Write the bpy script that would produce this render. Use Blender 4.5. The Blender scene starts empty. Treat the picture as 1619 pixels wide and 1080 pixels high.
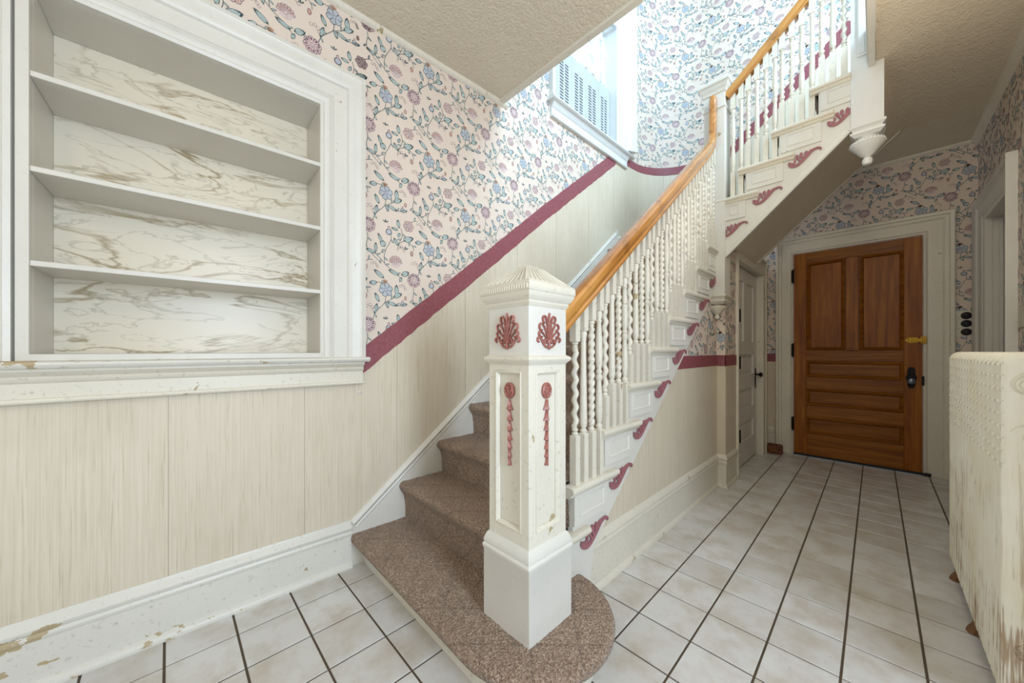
import bpy, bmesh, math, random
from mathutils import Vector, Matrix
random.seed(7)
sc = bpy.context.scene
COL = sc.collection
PI = math.pi

# ------------------------------------------------------------------ camera, light, exposure
cam_d = bpy.data.cameras.new('camera')
cam = bpy.data.objects.new('camera', cam_d); COL.objects.link(cam)
cam.location = (0, 0, 1.1); cam.rotation_euler = (PI/2, 0, 0.799)
cam_d.sensor_width = 36; cam_d.lens = 559.4/1619*36; cam_d.shift_y = 13.7/1619
cam_d.clip_start = 0.02; cam_d.clip_end = 60
sc.camera = cam
sc.view_settings.view_transform = 'Standard'; sc.view_settings.look = 'None'
sc.view_settings.exposure = -0.90; sc.view_settings.gamma = 1.0; sc.view_settings.use_curve_mapping = False
w = bpy.data.worlds.new('sky'); sc.world = w; w.use_nodes = True
w.node_tree.nodes['Background'].inputs[0].default_value = (0.75, 0.86, 1.0, 1)
w.node_tree.nodes['Background'].inputs[1].default_value = 1.5

def area(name, loc, rot, sx, sy, power, col):
    l = bpy.data.lights.new(name, 'AREA'); l.shape = 'RECTANGLE'; l.size = sx; l.size_y = sy
    l.energy = power; l.color = col
    o = bpy.data.objects.new(name, l); COL.objects.link(o); o.location = loc; o.rotation_euler = rot
    return o
# daylight through the front door and its side lights behind the camera (warm), the side window (cool),
# the stair window (cool); plus added fill lights upstairs (cool), in hall and entry (warm)
area('front_door_daylight', (-0.25, -1.75, 1.75), (math.radians(90), 0, 0), 2.0, 1.7, 15, (1.0, 0.84, 0.62))
area('side_window_daylight', (1.66, 0.30, 1.55), (math.radians(90), 0, math.radians(90)), 0.5, 1.5, 115, (0.69, 0.83, 1.0))
area('stair_window_daylight', (-2.20, 2.67, 4.05), (math.radians(90), 0, math.radians(-90)), 0.95, 0.65, 14, (0.62, 0.82, 1.0))
area('upstairs_fill', (1.3, 2.3, 4.5), (math.radians(80), 0, math.radians(70)), 1.6, 1.4, 290, (0.58, 0.80, 1.0))  # added unseen fill to brighten the stairwell; no window stands here
def point_light(name, loc, r, power, col):
    l = bpy.data.lights.new(name, 'POINT'); l.shadow_soft_size = r; l.energy = power; l.color = col
    o = bpy.data.objects.new(name, l); COL.objects.link(o); o.location = loc
point_light('hall_fill', (0.05, 1.95, 2.42), .14, 26, (1.0, 0.88, 0.70))  # added fill for the far hall, bare light without a fixture
point_light('entry_fill', (0.1, -0.8, 2.25), .16, 20, (1.0, 0.90, 0.76))  # added fill that lifts the entry ceiling and walls, no fixture

# ------------------------------------------------------------------ materials
def lin(r, g=None, b=None):
    if g is None: r, g, b = r
    f = lambda c: (c/255/12.92) if c/255 <= 0.04045 else ((c/255+0.055)/1.055)**2.4
    return (f(r), f(g), f(b), 1)
class NT:
    def __init__(s, name):
        s.m = bpy.data.materials.new(name); s.m.use_nodes = True; s.t = s.m.node_tree
        s.b = s.t.nodes['Principled BSDF']
        s.pos = s.t.nodes.new('ShaderNodeNewGeometry').outputs['Position']
    def n(s, typ, **kw):
        x = s.t.nodes.new(typ)
        for k, v in kw.items():
            if k in x.inputs: 
                if hasattr(v, 'links') or isinstance(v, bpy.types.NodeSocket): s.t.links.new(v, x.inputs[k])
                else: x.inputs[k].default_value = v
            else: setattr(x, k, v)
        return x
    def link(s, a, b): s.t.links.new(a, b)
    def mapping(s, scale, vec=None, rot=(0,0,0)):
        x = s.t.nodes.new('ShaderNodeMapping'); s.link(vec or s.pos, x.inputs[0])
        x.inputs['Scale'].default_value = scale; x.inputs['Rotation'].default_value = rot
        return x.outputs[0]
    def noise(s, scale, detail=3, vec=None, rough=.55, dist=0):
        x = s.t.nodes.new('ShaderNodeTexNoise'); s.link(vec or s.pos, x.inputs['Vector'])
        x.inputs['Scale'].default_value = scale; x.inputs['Detail'].default_value = detail
        x.inputs['Roughness'].default_value = rough; x.inputs['Distortion'].default_value = dist
        return x.outputs['Fac']
    def ramp(s, fac, stops):
        x = s.t.nodes.new('ShaderNodeValToRGB'); s.link(fac, x.inputs[0])
        e = x.color_ramp.elements
        while len(e) < len(stops): e.new(0.5)
        for i, (p, c) in enumerate(stops):
            e[i].position = p; e[i].color = c if len(c) == 4 else (*c, 1)
        return x.outputs[0]
    def mix(s, fac, a, b, mode='MIX'):
        x = s.t.nodes.new('ShaderNodeMix'); x.data_type = 'RGBA'; x.blend_type = mode
        for v, i in ((fac, 0), (a, 6), (b, 7)):
            if isinstance(v, bpy.types.NodeSocket): s.link(v, x.inputs[i])
            else: x.inputs[i].default_value = v
        return x.outputs[2]
    def math(s, op, a, b=0.0, c=0.0):
        x = s.t.nodes.new('ShaderNodeMath'); x.operation = op
        for i, v in enumerate((a, b, c)):
            if isinstance(v, bpy.types.NodeSocket): s.link(v, x.inputs[i])
            else: x.inputs[i].default_value = v
        return x.outputs[0]
    def bump(s, h, strength=.3, dist=.002):
        x = s.t.nodes.new('ShaderNodeBump'); s.link(h, x.inputs['Height'])
        x.inputs['Strength'].default_value = strength; x.inputs['Distance'].default_value = dist
        s.link(x.outputs[0], s.b.inputs['Normal'])
    def col(s, c):
        if isinstance(c, bpy.types.NodeSocket): s.link(c, s.b.inputs['Base Color'])
        else: s.b.inputs['Base Color'].default_value = c
    def rough(s, r): s.b.inputs['Roughness'].default_value = r
BLK = (0, 0, 0, 1); WHT = (1, 1, 1, 1)

def paint(name, col, chip=(0.70, .715), chipcol=lin(176, 158, 122), dirt=.15, rough=.38, bump=.25, scale=9):
    t = NT(name)
    base = t.mix(t.ramp(t.noise(3.5, 4), [(.35, BLK), (.7, WHT)]), col, tuple(c*.93 for c in col[:3])+(1,))
    fine = t.ramp(t.noise(60, 4), [(.60, BLK), (.75, WHT)])
    base = t.mix(t.math('MULTIPLY', fine, dirt), base, lin(140, 126, 100))
    if chip:
        m = t.ramp(t.noise(scale, 5, rough=.62), [(chip[0], BLK), (chip[1], WHT)])
        base = t.mix(m, base, chipcol)
    t.col(base); t.rough(rough); t.bump(t.noise(45, 4), bump, .002)
    return t.m
WHITE = lin(228, 225, 216)
M = {}
M['paint'] = paint('white_gloss_paint', WHITE)
M['paint_worn'] = paint('worn_white_paint', lin(228, 222, 206), chip=(.675, .685), dirt=.40, scale=10)
M['paint_clean'] = paint('clean_white_paint', lin(228, 229, 227), chip=None, dirt=.08)
M['paint_niche'] = paint('shelf_white_paint', lin(222, 218, 208), chip=None, dirt=.10, bump=.12)

def m_chipped():
    m = paint('chipped_white_baseboard_paint', lin(226, 223, 213), chip=(.665, .675), dirt=.4, scale=10)
    t = m.node_tree; b = t.nodes['Principled BSDF']; src = b.inputs['Base Color'].links[0].from_socket
    g = t.nodes.new('ShaderNodeNewGeometry'); mp = t.nodes.new('ShaderNodeMapping'); t.links.new(g.outputs['Position'], mp.inputs[0]); mp.inputs['Scale'].default_value = (1, 6, 14)
    n = t.nodes.new('ShaderNodeTexNoise'); t.links.new(mp.outputs[0], n.inputs['Vector']); n.inputs['Scale'].default_value = 1.3; n.inputs['Detail'].default_value = 5; n.inputs['Roughness'].default_value = .55
    sp = t.nodes.new('ShaderNodeSeparateXYZ'); t.links.new(g.outputs['Position'], sp.inputs[0])
    r = t.nodes.new('ShaderNodeMapRange'); t.links.new(sp.outputs[1], r.inputs[0]); r.inputs[1].default_value = -.45; r.inputs[2].default_value = .35; r.inputs[3].default_value = .06; r.inputs[4].default_value = -.12
    a = t.nodes.new('ShaderNodeMath'); t.links.new(n.outputs['Fac'], a.inputs[0]); t.links.new(r.outputs[0], a.inputs[1])
    c = t.nodes.new('ShaderNodeMath'); c.operation = 'GREATER_THAN'; t.links.new(a.outputs[0], c.inputs[0]); c.inputs[1].default_value = .605
    x = t.nodes.new('ShaderNodeMix'); x.data_type = 'RGBA'; t.links.new(c.outputs[0], x.inputs[0]); t.links.new(src, x.inputs[6]); x.inputs[7].default_value = lin(184, 166, 132)
    t.links.new(x.outputs[2], b.inputs['Base Color']); return m
M['paint_chip'] = m_chipped()
def m_panel():
    t = NT('pale_grained_panel')
    sep = t.n('ShaderNodeSeparateXYZ'); t.link(t.pos, sep.inputs[0])
    v = t.mapping((130, 130, 1.6))
    g = t.noise(1.5, 4, v, .6)
    v2 = t.mapping((220, 220, 5))
    g2 = t.noise(1.0, 2, v2)
    c = t.mix(t.ramp(g, [(.36, BLK), (.66, WHT)]), lin(224, 214, 195), lin(213, 201, 179))
    c = t.mix(t.ramp(g2, [(.60, BLK), (.72, WHT)]), c, lin(198, 186, 162))
    c = t.mix(t.math('MULTIPLY', t.ramp(t.noise(2.2, 4), [(.45, BLK), (.75, WHT)]), .5), c, lin(202, 190, 168))
    t.col(c); t.rough(.5); t.bump(g, .12, .001)
    return t.m
M['panel'] = m_panel()
def m_wp(name, col, rough=.6):
    t = NT(name); c = t.mix(t.ramp(t.noise(2.0, 3), [(.3, BLK), (.75, WHT)]), col, tuple(x*.93 for x in col[:3])+(1,))
    t.col(c); t.rough(rough); return t.m
M['paper'] = m_wp('wallpaper_ground', lin(232, 217, 203))
def flat(name, col, rough=.6, metal=0):
    t = NT(name); c = t.mix(t.ramp(t.noise(40, 2), [(.35, BLK), (.7, WHT)]), col, tuple(x*.82 for x in col[:3])+(1,))
    t.col(c); t.rough(rough); t.b.inputs['Metallic'].default_value = metal; return t.m
M['ink'] = flat('print_dark_teal', lin(62, 84, 88))
M['leaf'] = flat('print_leaf_blue', lin(186, 202, 200))
M['petal_b'] = flat('print_petal_blue', lin(196, 200, 212))
M['petal_m'] = flat('print_petal_mauve', lin(224, 204, 202))
M['ink_m'] = flat('print_mauve_line', lin(140, 100, 112))
M['petal_o'] = flat('print_bud_orange', lin(210, 170, 146))
WPM = ['paper', 'ink', 'leaf', 'petal_b', 'petal_m', 'ink_m', 'petal_o']

def m_rose(name, a, b, rough=.55):
    t = NT(name); c = t.mix(t.ramp(t.noise(55, 5, rough=.7), [(.35, BLK), (.7, WHT)]), a, b)
    t.col(c); t.rough(rough); t.bump(t.noise(90, 3), .2, .001); return t.m
M['band'] = m_rose('rose_border_paint', lin(152, 86, 94), lin(134, 68, 77))
M['rose'] = m_rose('rose_ornament_paint', lin(166, 110, 116), lin(146, 88, 96), .45)
M['terra'] = m_rose('terracotta_rose_paint', lin(172, 112, 100), lin(144, 82, 72), .4)

def m_ceiling():
    t = NT('stippled_ceiling'); t.col(t.mix(t.noise(3, 3), lin(230, 219, 198), lin(222, 210, 188))); t.rough(.9)
    h = t.math('ADD', t.noise(75, 3, rough=.6), t.math('MULTIPLY', t.noise(28, 2), .8))
    t.bump(h, .85, .009); return t.m
M['ceiling'] = m_ceiling()
def m_tile():
    t = NT('glazed_tile')
    oi = t.t.nodes.new('ShaderNodeObjectInfo')
    c = t.mix(oi.outputs['Random'], lin(223, 222, 220), lin(209, 207, 203))
    c = t.mix(t.ramp(t.noise(7, 5, rough=.6), [(.42, BLK), (.8, WHT)]), c, lin(190, 178, 162))
    c = t.mix(t.ramp(t.noise(110, 2), [(.73, BLK), (.78, WHT)]), c, lin(140, 118, 92))
    t.col(c); t.rough(.27); t.bump(t.noise(25, 3), .06, .002); return t.m
M['tile'] = m_tile()
M['grout'] = flat('brown_grout', lin(92, 78, 62), .9)
def m_marble():
    t = NT('marble_laminate')
    v = t.mapping((1, .62, 2.1), rot=(math.radians(-26), 0, 0))
    n1 = t.noise(2.3, 5, v, .52, .9)
    r = t.math('ABSOLUTE', t.math('SUBTRACT', n1, .5))
    vein = t.ramp(r, [(0.0, WHT), (.022, BLK)])
    n2 = t.noise(4.2, 5, v, .55, 1.4)
    r2 = t.ramp(t.math('ABSOLUTE', t.math('SUBTRACT', n2, .47)), [(0, WHT), (.02, BLK)])
    mask = t.ramp(t.noise(2.4, 2), [(.38, BLK), (.62, WHT)])
    c = t.mix(t.noise(2.2, 4, v), lin(240, 230, 208), lin(228, 220, 203))
    c = t.mix(t.math('MULTIPLY', vein, t.math('ADD', t.math('MULTIPLY', mask, .8), .2)), c, lin(160, 140, 100))
    c = t.mix(t.math('MULTIPLY', r2, .45), c, lin(160, 150, 130))
    t.col(c); t.rough(.3); t.b.inputs['Specular IOR Level'].default_value = .35; return t.m
M['marble'] = m_marble()
def m_carpet():
    t = NT('brown_cut_pile_carpet')
    vo = t.n('ShaderNodeTexVoronoi'); t.link(t.pos, vo.inputs['Vector']); vo.inputs['Scale'].default_value = 150
    n = t.noise(135, 3)
    c = t.mix(t.ramp(n, [(.38, BLK), (.64, WHT)]), lin(158, 129, 106), lin(234, 208, 182))
    c = t.mix(t.math('MULTIPLY', t.ramp(vo.outputs['Distance'], [(.1, BLK), (.65, WHT)]), .6), c, lin(104, 80, 64))
    c = t.mix(t.math('MULTIPLY', t.ramp(t.noise(5, 3), [(.35, BLK), (.7, WHT)]), .25), c, lin(120, 94, 74))
    # diamond cut pattern
    sep = t.n('ShaderNodeSeparateXYZ'); t.link(t.pos, sep.inputs[0])
    yz = t.math('ADD', sep.outputs[1], sep.outputs[2])
    def saw(e): return t.math('PINGPONG', e, .11)
    a = t.math('ABSOLUTE', t.math('SUBTRACT', saw(sep.outputs[0]), saw(yz)))
    dia = t.ramp(a, [(0.0, WHT), (.045, WHT), (.06, BLK)]) if False else t.ramp(t.math('MULTIPLY', a, 9), [(.0, WHT), (.10, BLK)])
    c = t.mix(t.math('MULTIPLY', dia, .28), c, lin(86, 64, 50))
    t.col(c); t.rough(.95); t.b.inputs['Sheen Weight'].default_value = .2
    h = t.math('SUBTRACT', t.math('ADD', t.math('MULTIPLY', n, .8), t.math('MULTIPLY', vo.outputs['Distance'], -.9)), t.math('MULTIPLY', dia, .45))
    t.bump(h, 1.0, .009); return t.m
M['carpet'] = m_carpet()
def m_wood(name, ca, cb, cc, rough, axis='Y', scale=1.0, bump=.1):
    t = NT(name)
    sc_ = {'X': (1.2, 22, 22), 'Y': (22, 1.2, 22), 'Z': (22, 22, 1.2)}[axis]
    if axis == 'YZ':
        pass
    v = t.mapping(tuple(x*scale for x in sc_))
    g = t.noise(1.4, 5, v, .6, .6)
    c = t.ramp(g, [(.28, ca), (.5, cb), (.74, cc)])
    c = t.mix(t.math('MULTIPLY', t.ramp(t.noise(3.0, 3), [(.4, BLK), (.75, WHT)]), .35), c, ca)
    t.col(c); t.rough(rough); t.b.inputs['Specular IOR Level'].default_value = .3
    t.bump(g, bump, .001); return t.m
M['door_h'] = m_wood('brown_door_rail_wood', lin(106, 56, 10), lin(140, 84, 18), lin(168, 108, 32), .42, 'X')
M['door_v'] = m_wood('brown_door_stile_wood', lin(110, 56, 6), lin(150, 86, 14), lin(180, 114, 28), .42, 'Z')
def m_rail(name, ang, plane):
    t = NT(name)
    rot = (ang, 0, 0) if plane == 'YZ' else (0, ang, 0)
    scl = (26, 1.6, 26) if plane == 'YZ' else (1.6, 26, 26)
    mp = t.t.nodes.new('ShaderNodeMapping'); mp.vector_type = 'POINT'
    r = t.t.nodes.new('ShaderNodeVectorRotate'); r.rotation_type = 'X_AXIS' if plane == 'YZ' else 'Y_AXIS'
    t.link(t.pos, r.inputs['Vector']); r.inputs['Angle'].default_value = ang
    t.link(r.outputs[0], mp.inputs[0]); mp.inputs['Scale'].default_value = scl
    g = t.noise(1.3, 5, mp.outputs[0], .6, .5)
    c = t.ramp(g, [(.3, lin(150, 92, 36)), (.5, lin(192, 130, 60)), (.72, lin(212, 156, 84))])
    c = t.mix(t.math('MULTIPLY', t.ramp(t.noise(9, 4), [(.55, BLK), (.7, WHT)]), .5), c, lin(110, 62, 26))
    t.col(c); t.rough(.22); t.b.inputs['Coat Weight'].default_value = .5; t.b.inputs['Coat Roughness'].default_value = .08
    t.bump(g, .08, .001); return t.m
M['rail1'] = m_rail('honey_oak_rail', -math.atan(.78), 'YZ')
M['rail2'] = m_rail('honey_oak_upper_rail', math.atan(.92), 'XZ')
M['door_edge'] = m_wood('highlit_door_moulding_wood', lin(96, 50, 10), lin(168, 110, 44), lin(210, 158, 88), .45, 'Z')  # paler tone stands for highlights on the moulding edges; unused
M['black'] = flat('black_iron', lin(26, 24, 24), .42, .7)
M['dark'] = flat('dark_rubber', lin(28, 28, 32), .6)
M['brass'] = flat('brass', lin(168, 132, 48), .38, .9)
M['glassknob'] = flat('glass_knob', lin(120, 135, 150), .12, .5)
M['block'] = m_wood('carved_brown_wood', lin(66, 36, 18), lin(108, 66, 38), lin(140, 96, 62), .55, 'Y', 2, .5)
def m_rad():
    t = NT('cream_radiator_paint')
    c = t.mix(t.ramp(t.noise(4, 3), [(.35, BLK), (.7, WHT)]), lin(242, 238, 224), lin(234, 225, 200))
    v = t.mapping((150, 150, 4))
    streak = t.ramp(t.math('MULTIPLY', t.noise(1.2, 4, v, .65), t.noise(5, 3)), [(.27, BLK), (.36, WHT)])
    sep = t.n('ShaderNodeSeparateXYZ'); t.link(t.pos, sep.inputs[0])
    hz = t.ramp(t.math('ADD', sep.outputs[2], t.math('MULTIPLY', t.noise(6, 2), .3)), [(.35, WHT), (1.15, BLK)])
    c = t.mix(t.math('MULTIPLY', t.math('MULTIPLY', streak, hz), .85), c, lin(150, 112, 66))
    rust = t.ramp(t.noise(1.0, 4, t.mapping((42, 42, 9))), [(.70, BLK), (.75, WHT)])
    c = t.mix(t.math('MULTIPLY', rust, hz), c, lin(92, 54, 30))
    t.col(c); t.rough(.42); t.bump(t.noise(50, 4), .35, .002); return t.m
M['rad'] = m_rad()
M['rust'] = flat('rusty_iron', lin(128, 92, 58), .8)
M['plate'] = flat('cream_plate', lin(226, 222, 204), .35)
M['plate_g'] = flat('grey_metal_plate', lin(158, 172, 168), .4, .2)
def m_lace():
    t = NT('white_lace'); t.col(lin(245, 245, 245)); t.rough(.9)
    tr = t.t.nodes.new('ShaderNodeBsdfTranslucent'); tr.inputs[0].default_value = (.9, .93, .97, 1)
    tp = t.t.nodes.new('ShaderNodeBsdfTransparent')
    vo = t.n('ShaderNodeTexVoronoi'); t.link(t.pos, vo.inputs['Vector']); vo.inputs['Scale'].default_value = 70
    mk = t.ramp(vo.outputs['Distance'], [(.30, BLK), (.42, WHT)])
    big = t.ramp(t.noise(13, 2), [(.46, BLK), (.54, WHT)])
    a = t.t.nodes.new('ShaderNodeMixShader'); a.inputs[0].default_value = .55
    t.link(t.b.outputs[0], a.inputs[1]); t.link(tr.outputs[0], a.inputs[2])
    b = t.t.nodes.new('ShaderNodeMixShader')
    t.link(t.math('MULTIPLY', t.math('MULTIPLY', mk, big), .75), b.inputs[0]); t.link(a.outputs[0], b.inputs[1]); t.link(tp.outputs[0], b.inputs[2])
    out = t.t.nodes['Material Output']; t.link(b.outputs[0], out.inputs[0]); return t.m
M['lace'] = m_lace()
M['backing'] = flat('grey_blue_backing', lin(84, 98, 110), .8)  # dark colour of the board added behind the shutter slots
M['shut'] = paint('grey_white_shutter', lin(196, 202, 206), chip=None, dirt=.05)
def m_glass():
    t = NT('window_glass'); t.col((1, 1, 1, 1)); t.rough(0.02)
    t.b.inputs['Transmission Weight'].default_value = 1; t.b.inputs['IOR'].default_value = 1.01; return t.m
M['glass'] = m_glass()

# ------------------------------------------------------------------ mesh helpers
V3 = Vector
class MB:
    def __init__(s): s.v = []; s.f = []; s.m = []
    def add(s, vs, fs, mi=0):
        k = len(s.v); s.v += [tuple(p) for p in vs]; s.f += [tuple(k+i for i in f) for f in fs]; s.m += [mi]*len(fs)
        return s
    def box(s, x0, x1, y0, y1, z0, z1, T=None, mi=0):
        P = [(x, y, z) for z in (z0, z1) for y in (y0, y1) for x in (x0, x1)]
        if T: P = [T(*p) for p in P]
        return s.add(P, [(0,2,3,1),(4,5,7,6),(0,1,5,4),(2,6,7,3),(0,4,6,2),(1,3,7,5)], mi)
    def prism(s, pts, T, d0, d1, mi=0):           # polygon (a,b) pushed from depth d0 to d1; T(a,b,d) -> xyz
        n = len(pts)
        P = [T(a, b, d0) for a, b in pts]+[T(a, b, d1) for a, b in pts]
        F = [tuple(range(n-1, -1, -1)), tuple(range(n, 2*n))]+[(i, (i+1) % n, n+(i+1) % n, n+i) for i in range(n)]
        return s.add(P, F, mi)
    def sweep(s, prof, frames, closed=True, caps=True, loop=False, mi=0):
        n = len(prof); P = []
        for fr in frames:
            o, p, q = fr[:3]; k = fr[3] if len(fr) > 3 else 1
            for a, b in prof: P.append(V3(o)+V3(p)*a*k+V3(q)*b*k)
        F = []; N = len(frames); rng = N if loop else N-1
        for i in range(rng):
            j = (i+1) % N
            for k in range(n if closed else n-1):
                l = (k+1) % n; F.append((i*n+k, i*n+l, j*n+l, j*n+k))
        if caps and not loop and closed: F += [tuple(range(n)), tuple((N-1)*n+k for k in range(n-1, -1, -1))]
        return s.add(P, F, mi)
    def tube(s, path, r, seg=8, mi=0, flat=1.0, nrm=None):
        pts = [V3(p) for p in path]; fr = []
        for i, p in enumerate(pts):
            t = (pts[min(i+1, len(pts)-1)]-pts[max(i-1, 0)]).normalized()
            up = V3(nrm) if nrm else (V3((0, 0, 1)) if abs(t.z) < .9 else V3((1, 0, 0)))
            a = t.cross(up).normalized(); b = up if nrm else a.cross(t).normalized()
            rr = r[i] if isinstance(r, (list, tuple)) else r
            fr.append((p, a*rr, b*rr*flat))
        prof = [(math.cos(2*PI*k/seg), math.sin(2*PI*k/seg)) for k in range(seg)]
        return s.sweep(prof, fr, mi=mi)
    def lathe(s, prof, c=(0, 0), seg=16, rfun=None, mi=0):   # prof [(r,z)] bottom to top
        P = []; n = len(prof)
        for i, (r, z) in enumerate(prof):
            for k in range(seg):
                a = 2*PI*k/seg; rr = r if rfun is None else rfun(r, z, a, i)
                P.append((c[0]+rr*math.cos(a), c[1]+rr*math.sin(a), z))
        F = [(i*seg+k, i*seg+(k+1) % seg, (i+1)*seg+(k+1) % seg, (i+1)*seg+k) for i in range(n-1) for k in range(seg)]
        F += [tuple(range(seg-1, -1, -1)), tuple((n-1)*seg+k for k in range(seg))]
        return s.add(P, F, mi)
    def square(s, prof, c=(0, 0), mi=0):            # square lathe: prof [(half,z)]
        P = []; n = len(prof)
        for h, z in prof: P += [(c[0]-h, c[1]-h, z), (c[0]+h, c[1]-h, z), (c[0]+h, c[1]+h, z), (c[0]-h, c[1]+h, z)]
        F = [(i*4+k, i*4+(k+1) % 4, (i+1)*4+(k+1) % 4, (i+1)*4+k) for i in range(n-1) for k in range(4)]
        F += [(3, 2, 1, 0), ((n-1)*4, (n-1)*4+1, (n-1)*4+2, (n-1)*4+3)]
        return s.add(P, F, mi)
    def grid(s, fn, nu, nv, mi=0):
        P = [fn(i/nu, j/nv) for i in range(nu+1) for j in range(nv+1)]
        F = [(i*(nv+1)+j, (i+1)*(nv+1)+j, (i+1)*(nv+1)+j+1, i*(nv+1)+j+1) for i in range(nu) for j in range(nv)]
        return s.add(P, F, mi)
    def mesh(s, name, off=V3((0, 0, 0)), recalc=True, smooth=True, ang=32):
        me = bpy.data.meshes.new(name)
        me.from_pydata([V3(p)-off for p in s.v], [], s.f)
        me.polygons.foreach_set('material_index', s.m)
        if recalc:
            bm = bmesh.new(); bm.from_mesh(me); bmesh.ops.recalc_face_normals(bm, faces=bm.faces); bm.to_mesh(me); bm.free()
        if smooth:
            me.polygons.foreach_set('use_smooth', [True]*len(me.polygons)); me.set_sharp_from_angle(angle=math.radians(ang))
        me.update(); return me
OFF = {}
def off_of(p): return OFF.get(p.name, V3((0, 0, 0))) if p else V3((0, 0, 0))
def put(name, me, mats, parent=None, loc=None, rotz=0, bevel=0, **props):
    o = bpy.data.objects.new(name, me); COL.objects.link(o)
    if me is not None and not me.materials:
        for k in (mats if isinstance(mats, (list, tuple)) else [mats]): me.materials.append(M[k])
    po = off_of(parent)
    if parent: o.parent = parent
    if loc is not None:
        o.location = V3(loc)-po; OFF[o.name] = V3(loc)
    else: OFF[o.name] = po
    o.rotation_euler.z = rotz
    if bevel:
        b = o.modifiers.new('bevel', 'BEVEL'); b.width = bevel; b.segments = 2; b.limit_method = 'ANGLE'; b.angle_limit = math.radians(40)
    for k, v in props.items(): o[k] = v
    return o
def ob(name, mb, mats, parent=None, bevel=0, recalc=True, smooth=True, ang=32, **props):
    return put(name, mb.mesh(name, off_of(parent), recalc, smooth, ang), mats, parent, bevel=bevel, **props)
def thing(name, loc, label, cat, group=None, **props):
    o = bpy.data.objects.new(name, None); COL.objects.link(o); o.location = loc; o.empty_display_size = .1
    OFF[o.name] = V3(loc); o['label'] = label; o['category'] = cat
    if group: o['group'] = group
    for k, v in props.items(): o[k] = v
    return o
def S(**k): k['kind'] = 'structure'; return k

# ------------------------------------------------------------------ wall frames
A1, A2, AK = .0389, .009, 1.66
n1 = V3((math.cos(A1), -math.sin(A1), 0)); e1 = V3((math.sin(A1), math.cos(A1), 0))
n2 = V3((math.cos(A2), -math.sin(A2), 0)); e2 = V3((math.sin(A2), math.cos(A2), 0))
KP = n1*-1.9+e1*AK
YB = 4.15                                              # wall behind the upper flight
TL = .55; TH = PI/2-A2; RC = TL/math.tan(TH/2)
ac = AK+(YB-KP.y)/math.cos(A2); CP = KP+e2*(ac-AK)      # where left wall and back wall would meet
aS = ac-TL; CS = KP+e2*(aS-AK); CC = CS+n2*RC; aE = aS+RC*TH
def LW(a, off=0, z=0):
    """left wall, curved landing corner, back wall: run a, distance off the wall, height z"""
    if a <= AK: p = n1*(-1.9+off)+e1*a
    elif a <= aS: p = KP+e2*(a-AK)+n2*off
    elif a <= aE:
        th = (a-aS)/RC; d = -n2*math.cos(th)+e2*math.sin(th); p = CC+d*(RC-off)
    else: p = V3((CP.x+TL+(a-aE), YB-off, 0))
    return V3((p.x, p.y, z))
def LN(a):
    return (LW(a, 1)-LW(a, 0)).normalized()
def aX(x): return aE+(x-CP.x-TL)
def splits(a0, a1, fine=.016):
    L = [a0]
    if a0 < AK < a1: L.append(AK)
    if a1 > aS and a0 < aE:
        k = max(a0, aS)
        while k < min(a1, aE): L.append(k); k += fine
        if a1 > aE: L.append(aE)
    L.append(a1); return sorted(set(L))
def lbox(mb, a0, a1, o0, o1, z0, z1, mi=0):
    for a, b in zip(splits(a0, a1)[:-1], splits(a0, a1)[1:]): mb.box(a, b, o0, o1, z0, z1, T=lambda p, q, r: LW(p, q, r), mi=mi)
    return mb
def lsweep(mb, prof, line, mi=0, tilt=False):
    """profile (off, up) along a polyline of (a, z) on the left wall"""
    pts = []
    for (a0, z0), (a1, z1) in zip(line[:-1], line[1:]):
        for a in splits(a0, a1)[:-1]: pts.append((a, z0+(z1-z0)*(a-a0)/(a1-a0)))
    pts.append(line[-1]); fr = []
    for i, (a, z) in enumerate(pts):
        up = V3((0, 0, 1))
        if tilt:
            b = pts[min(i+1, len(pts)-1)]; c = pts[max(i-1, 0)]
            t = (LW(b[0], 0, b[1])-LW(c[0], 0, c[1])).normalized(); up = (t.cross(LN(a))).normalized()
            if up.z < 0: up = -up
        fr.append((LW(a, 0, z), LN(a), up))
    return mb.sweep(prof, fr, mi=mi)

def interp(tab, x):
    if x <= tab[0][0]: 
        (a, b), (c, d) = tab[0], tab[1]
    elif x >= tab[-1][0]: (a, b), (c, d) = tab[-2], tab[-1]
    else:
        for (a, b), (c, d) in zip(tab[:-1], tab[1:]):
            if a <= x <= c: break
    return b+(d-b)*(x-a)/(c-a)
BANDB = [(.60, .935), (1.319, 1.515), (2.061, 2.12), (3.111, 2.938)]   # lower edge of the sloped border
SKT = [(.594, .213), (1.493, .952), (3.147, 2.291)]                     # top edge of the wall skirt

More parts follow.
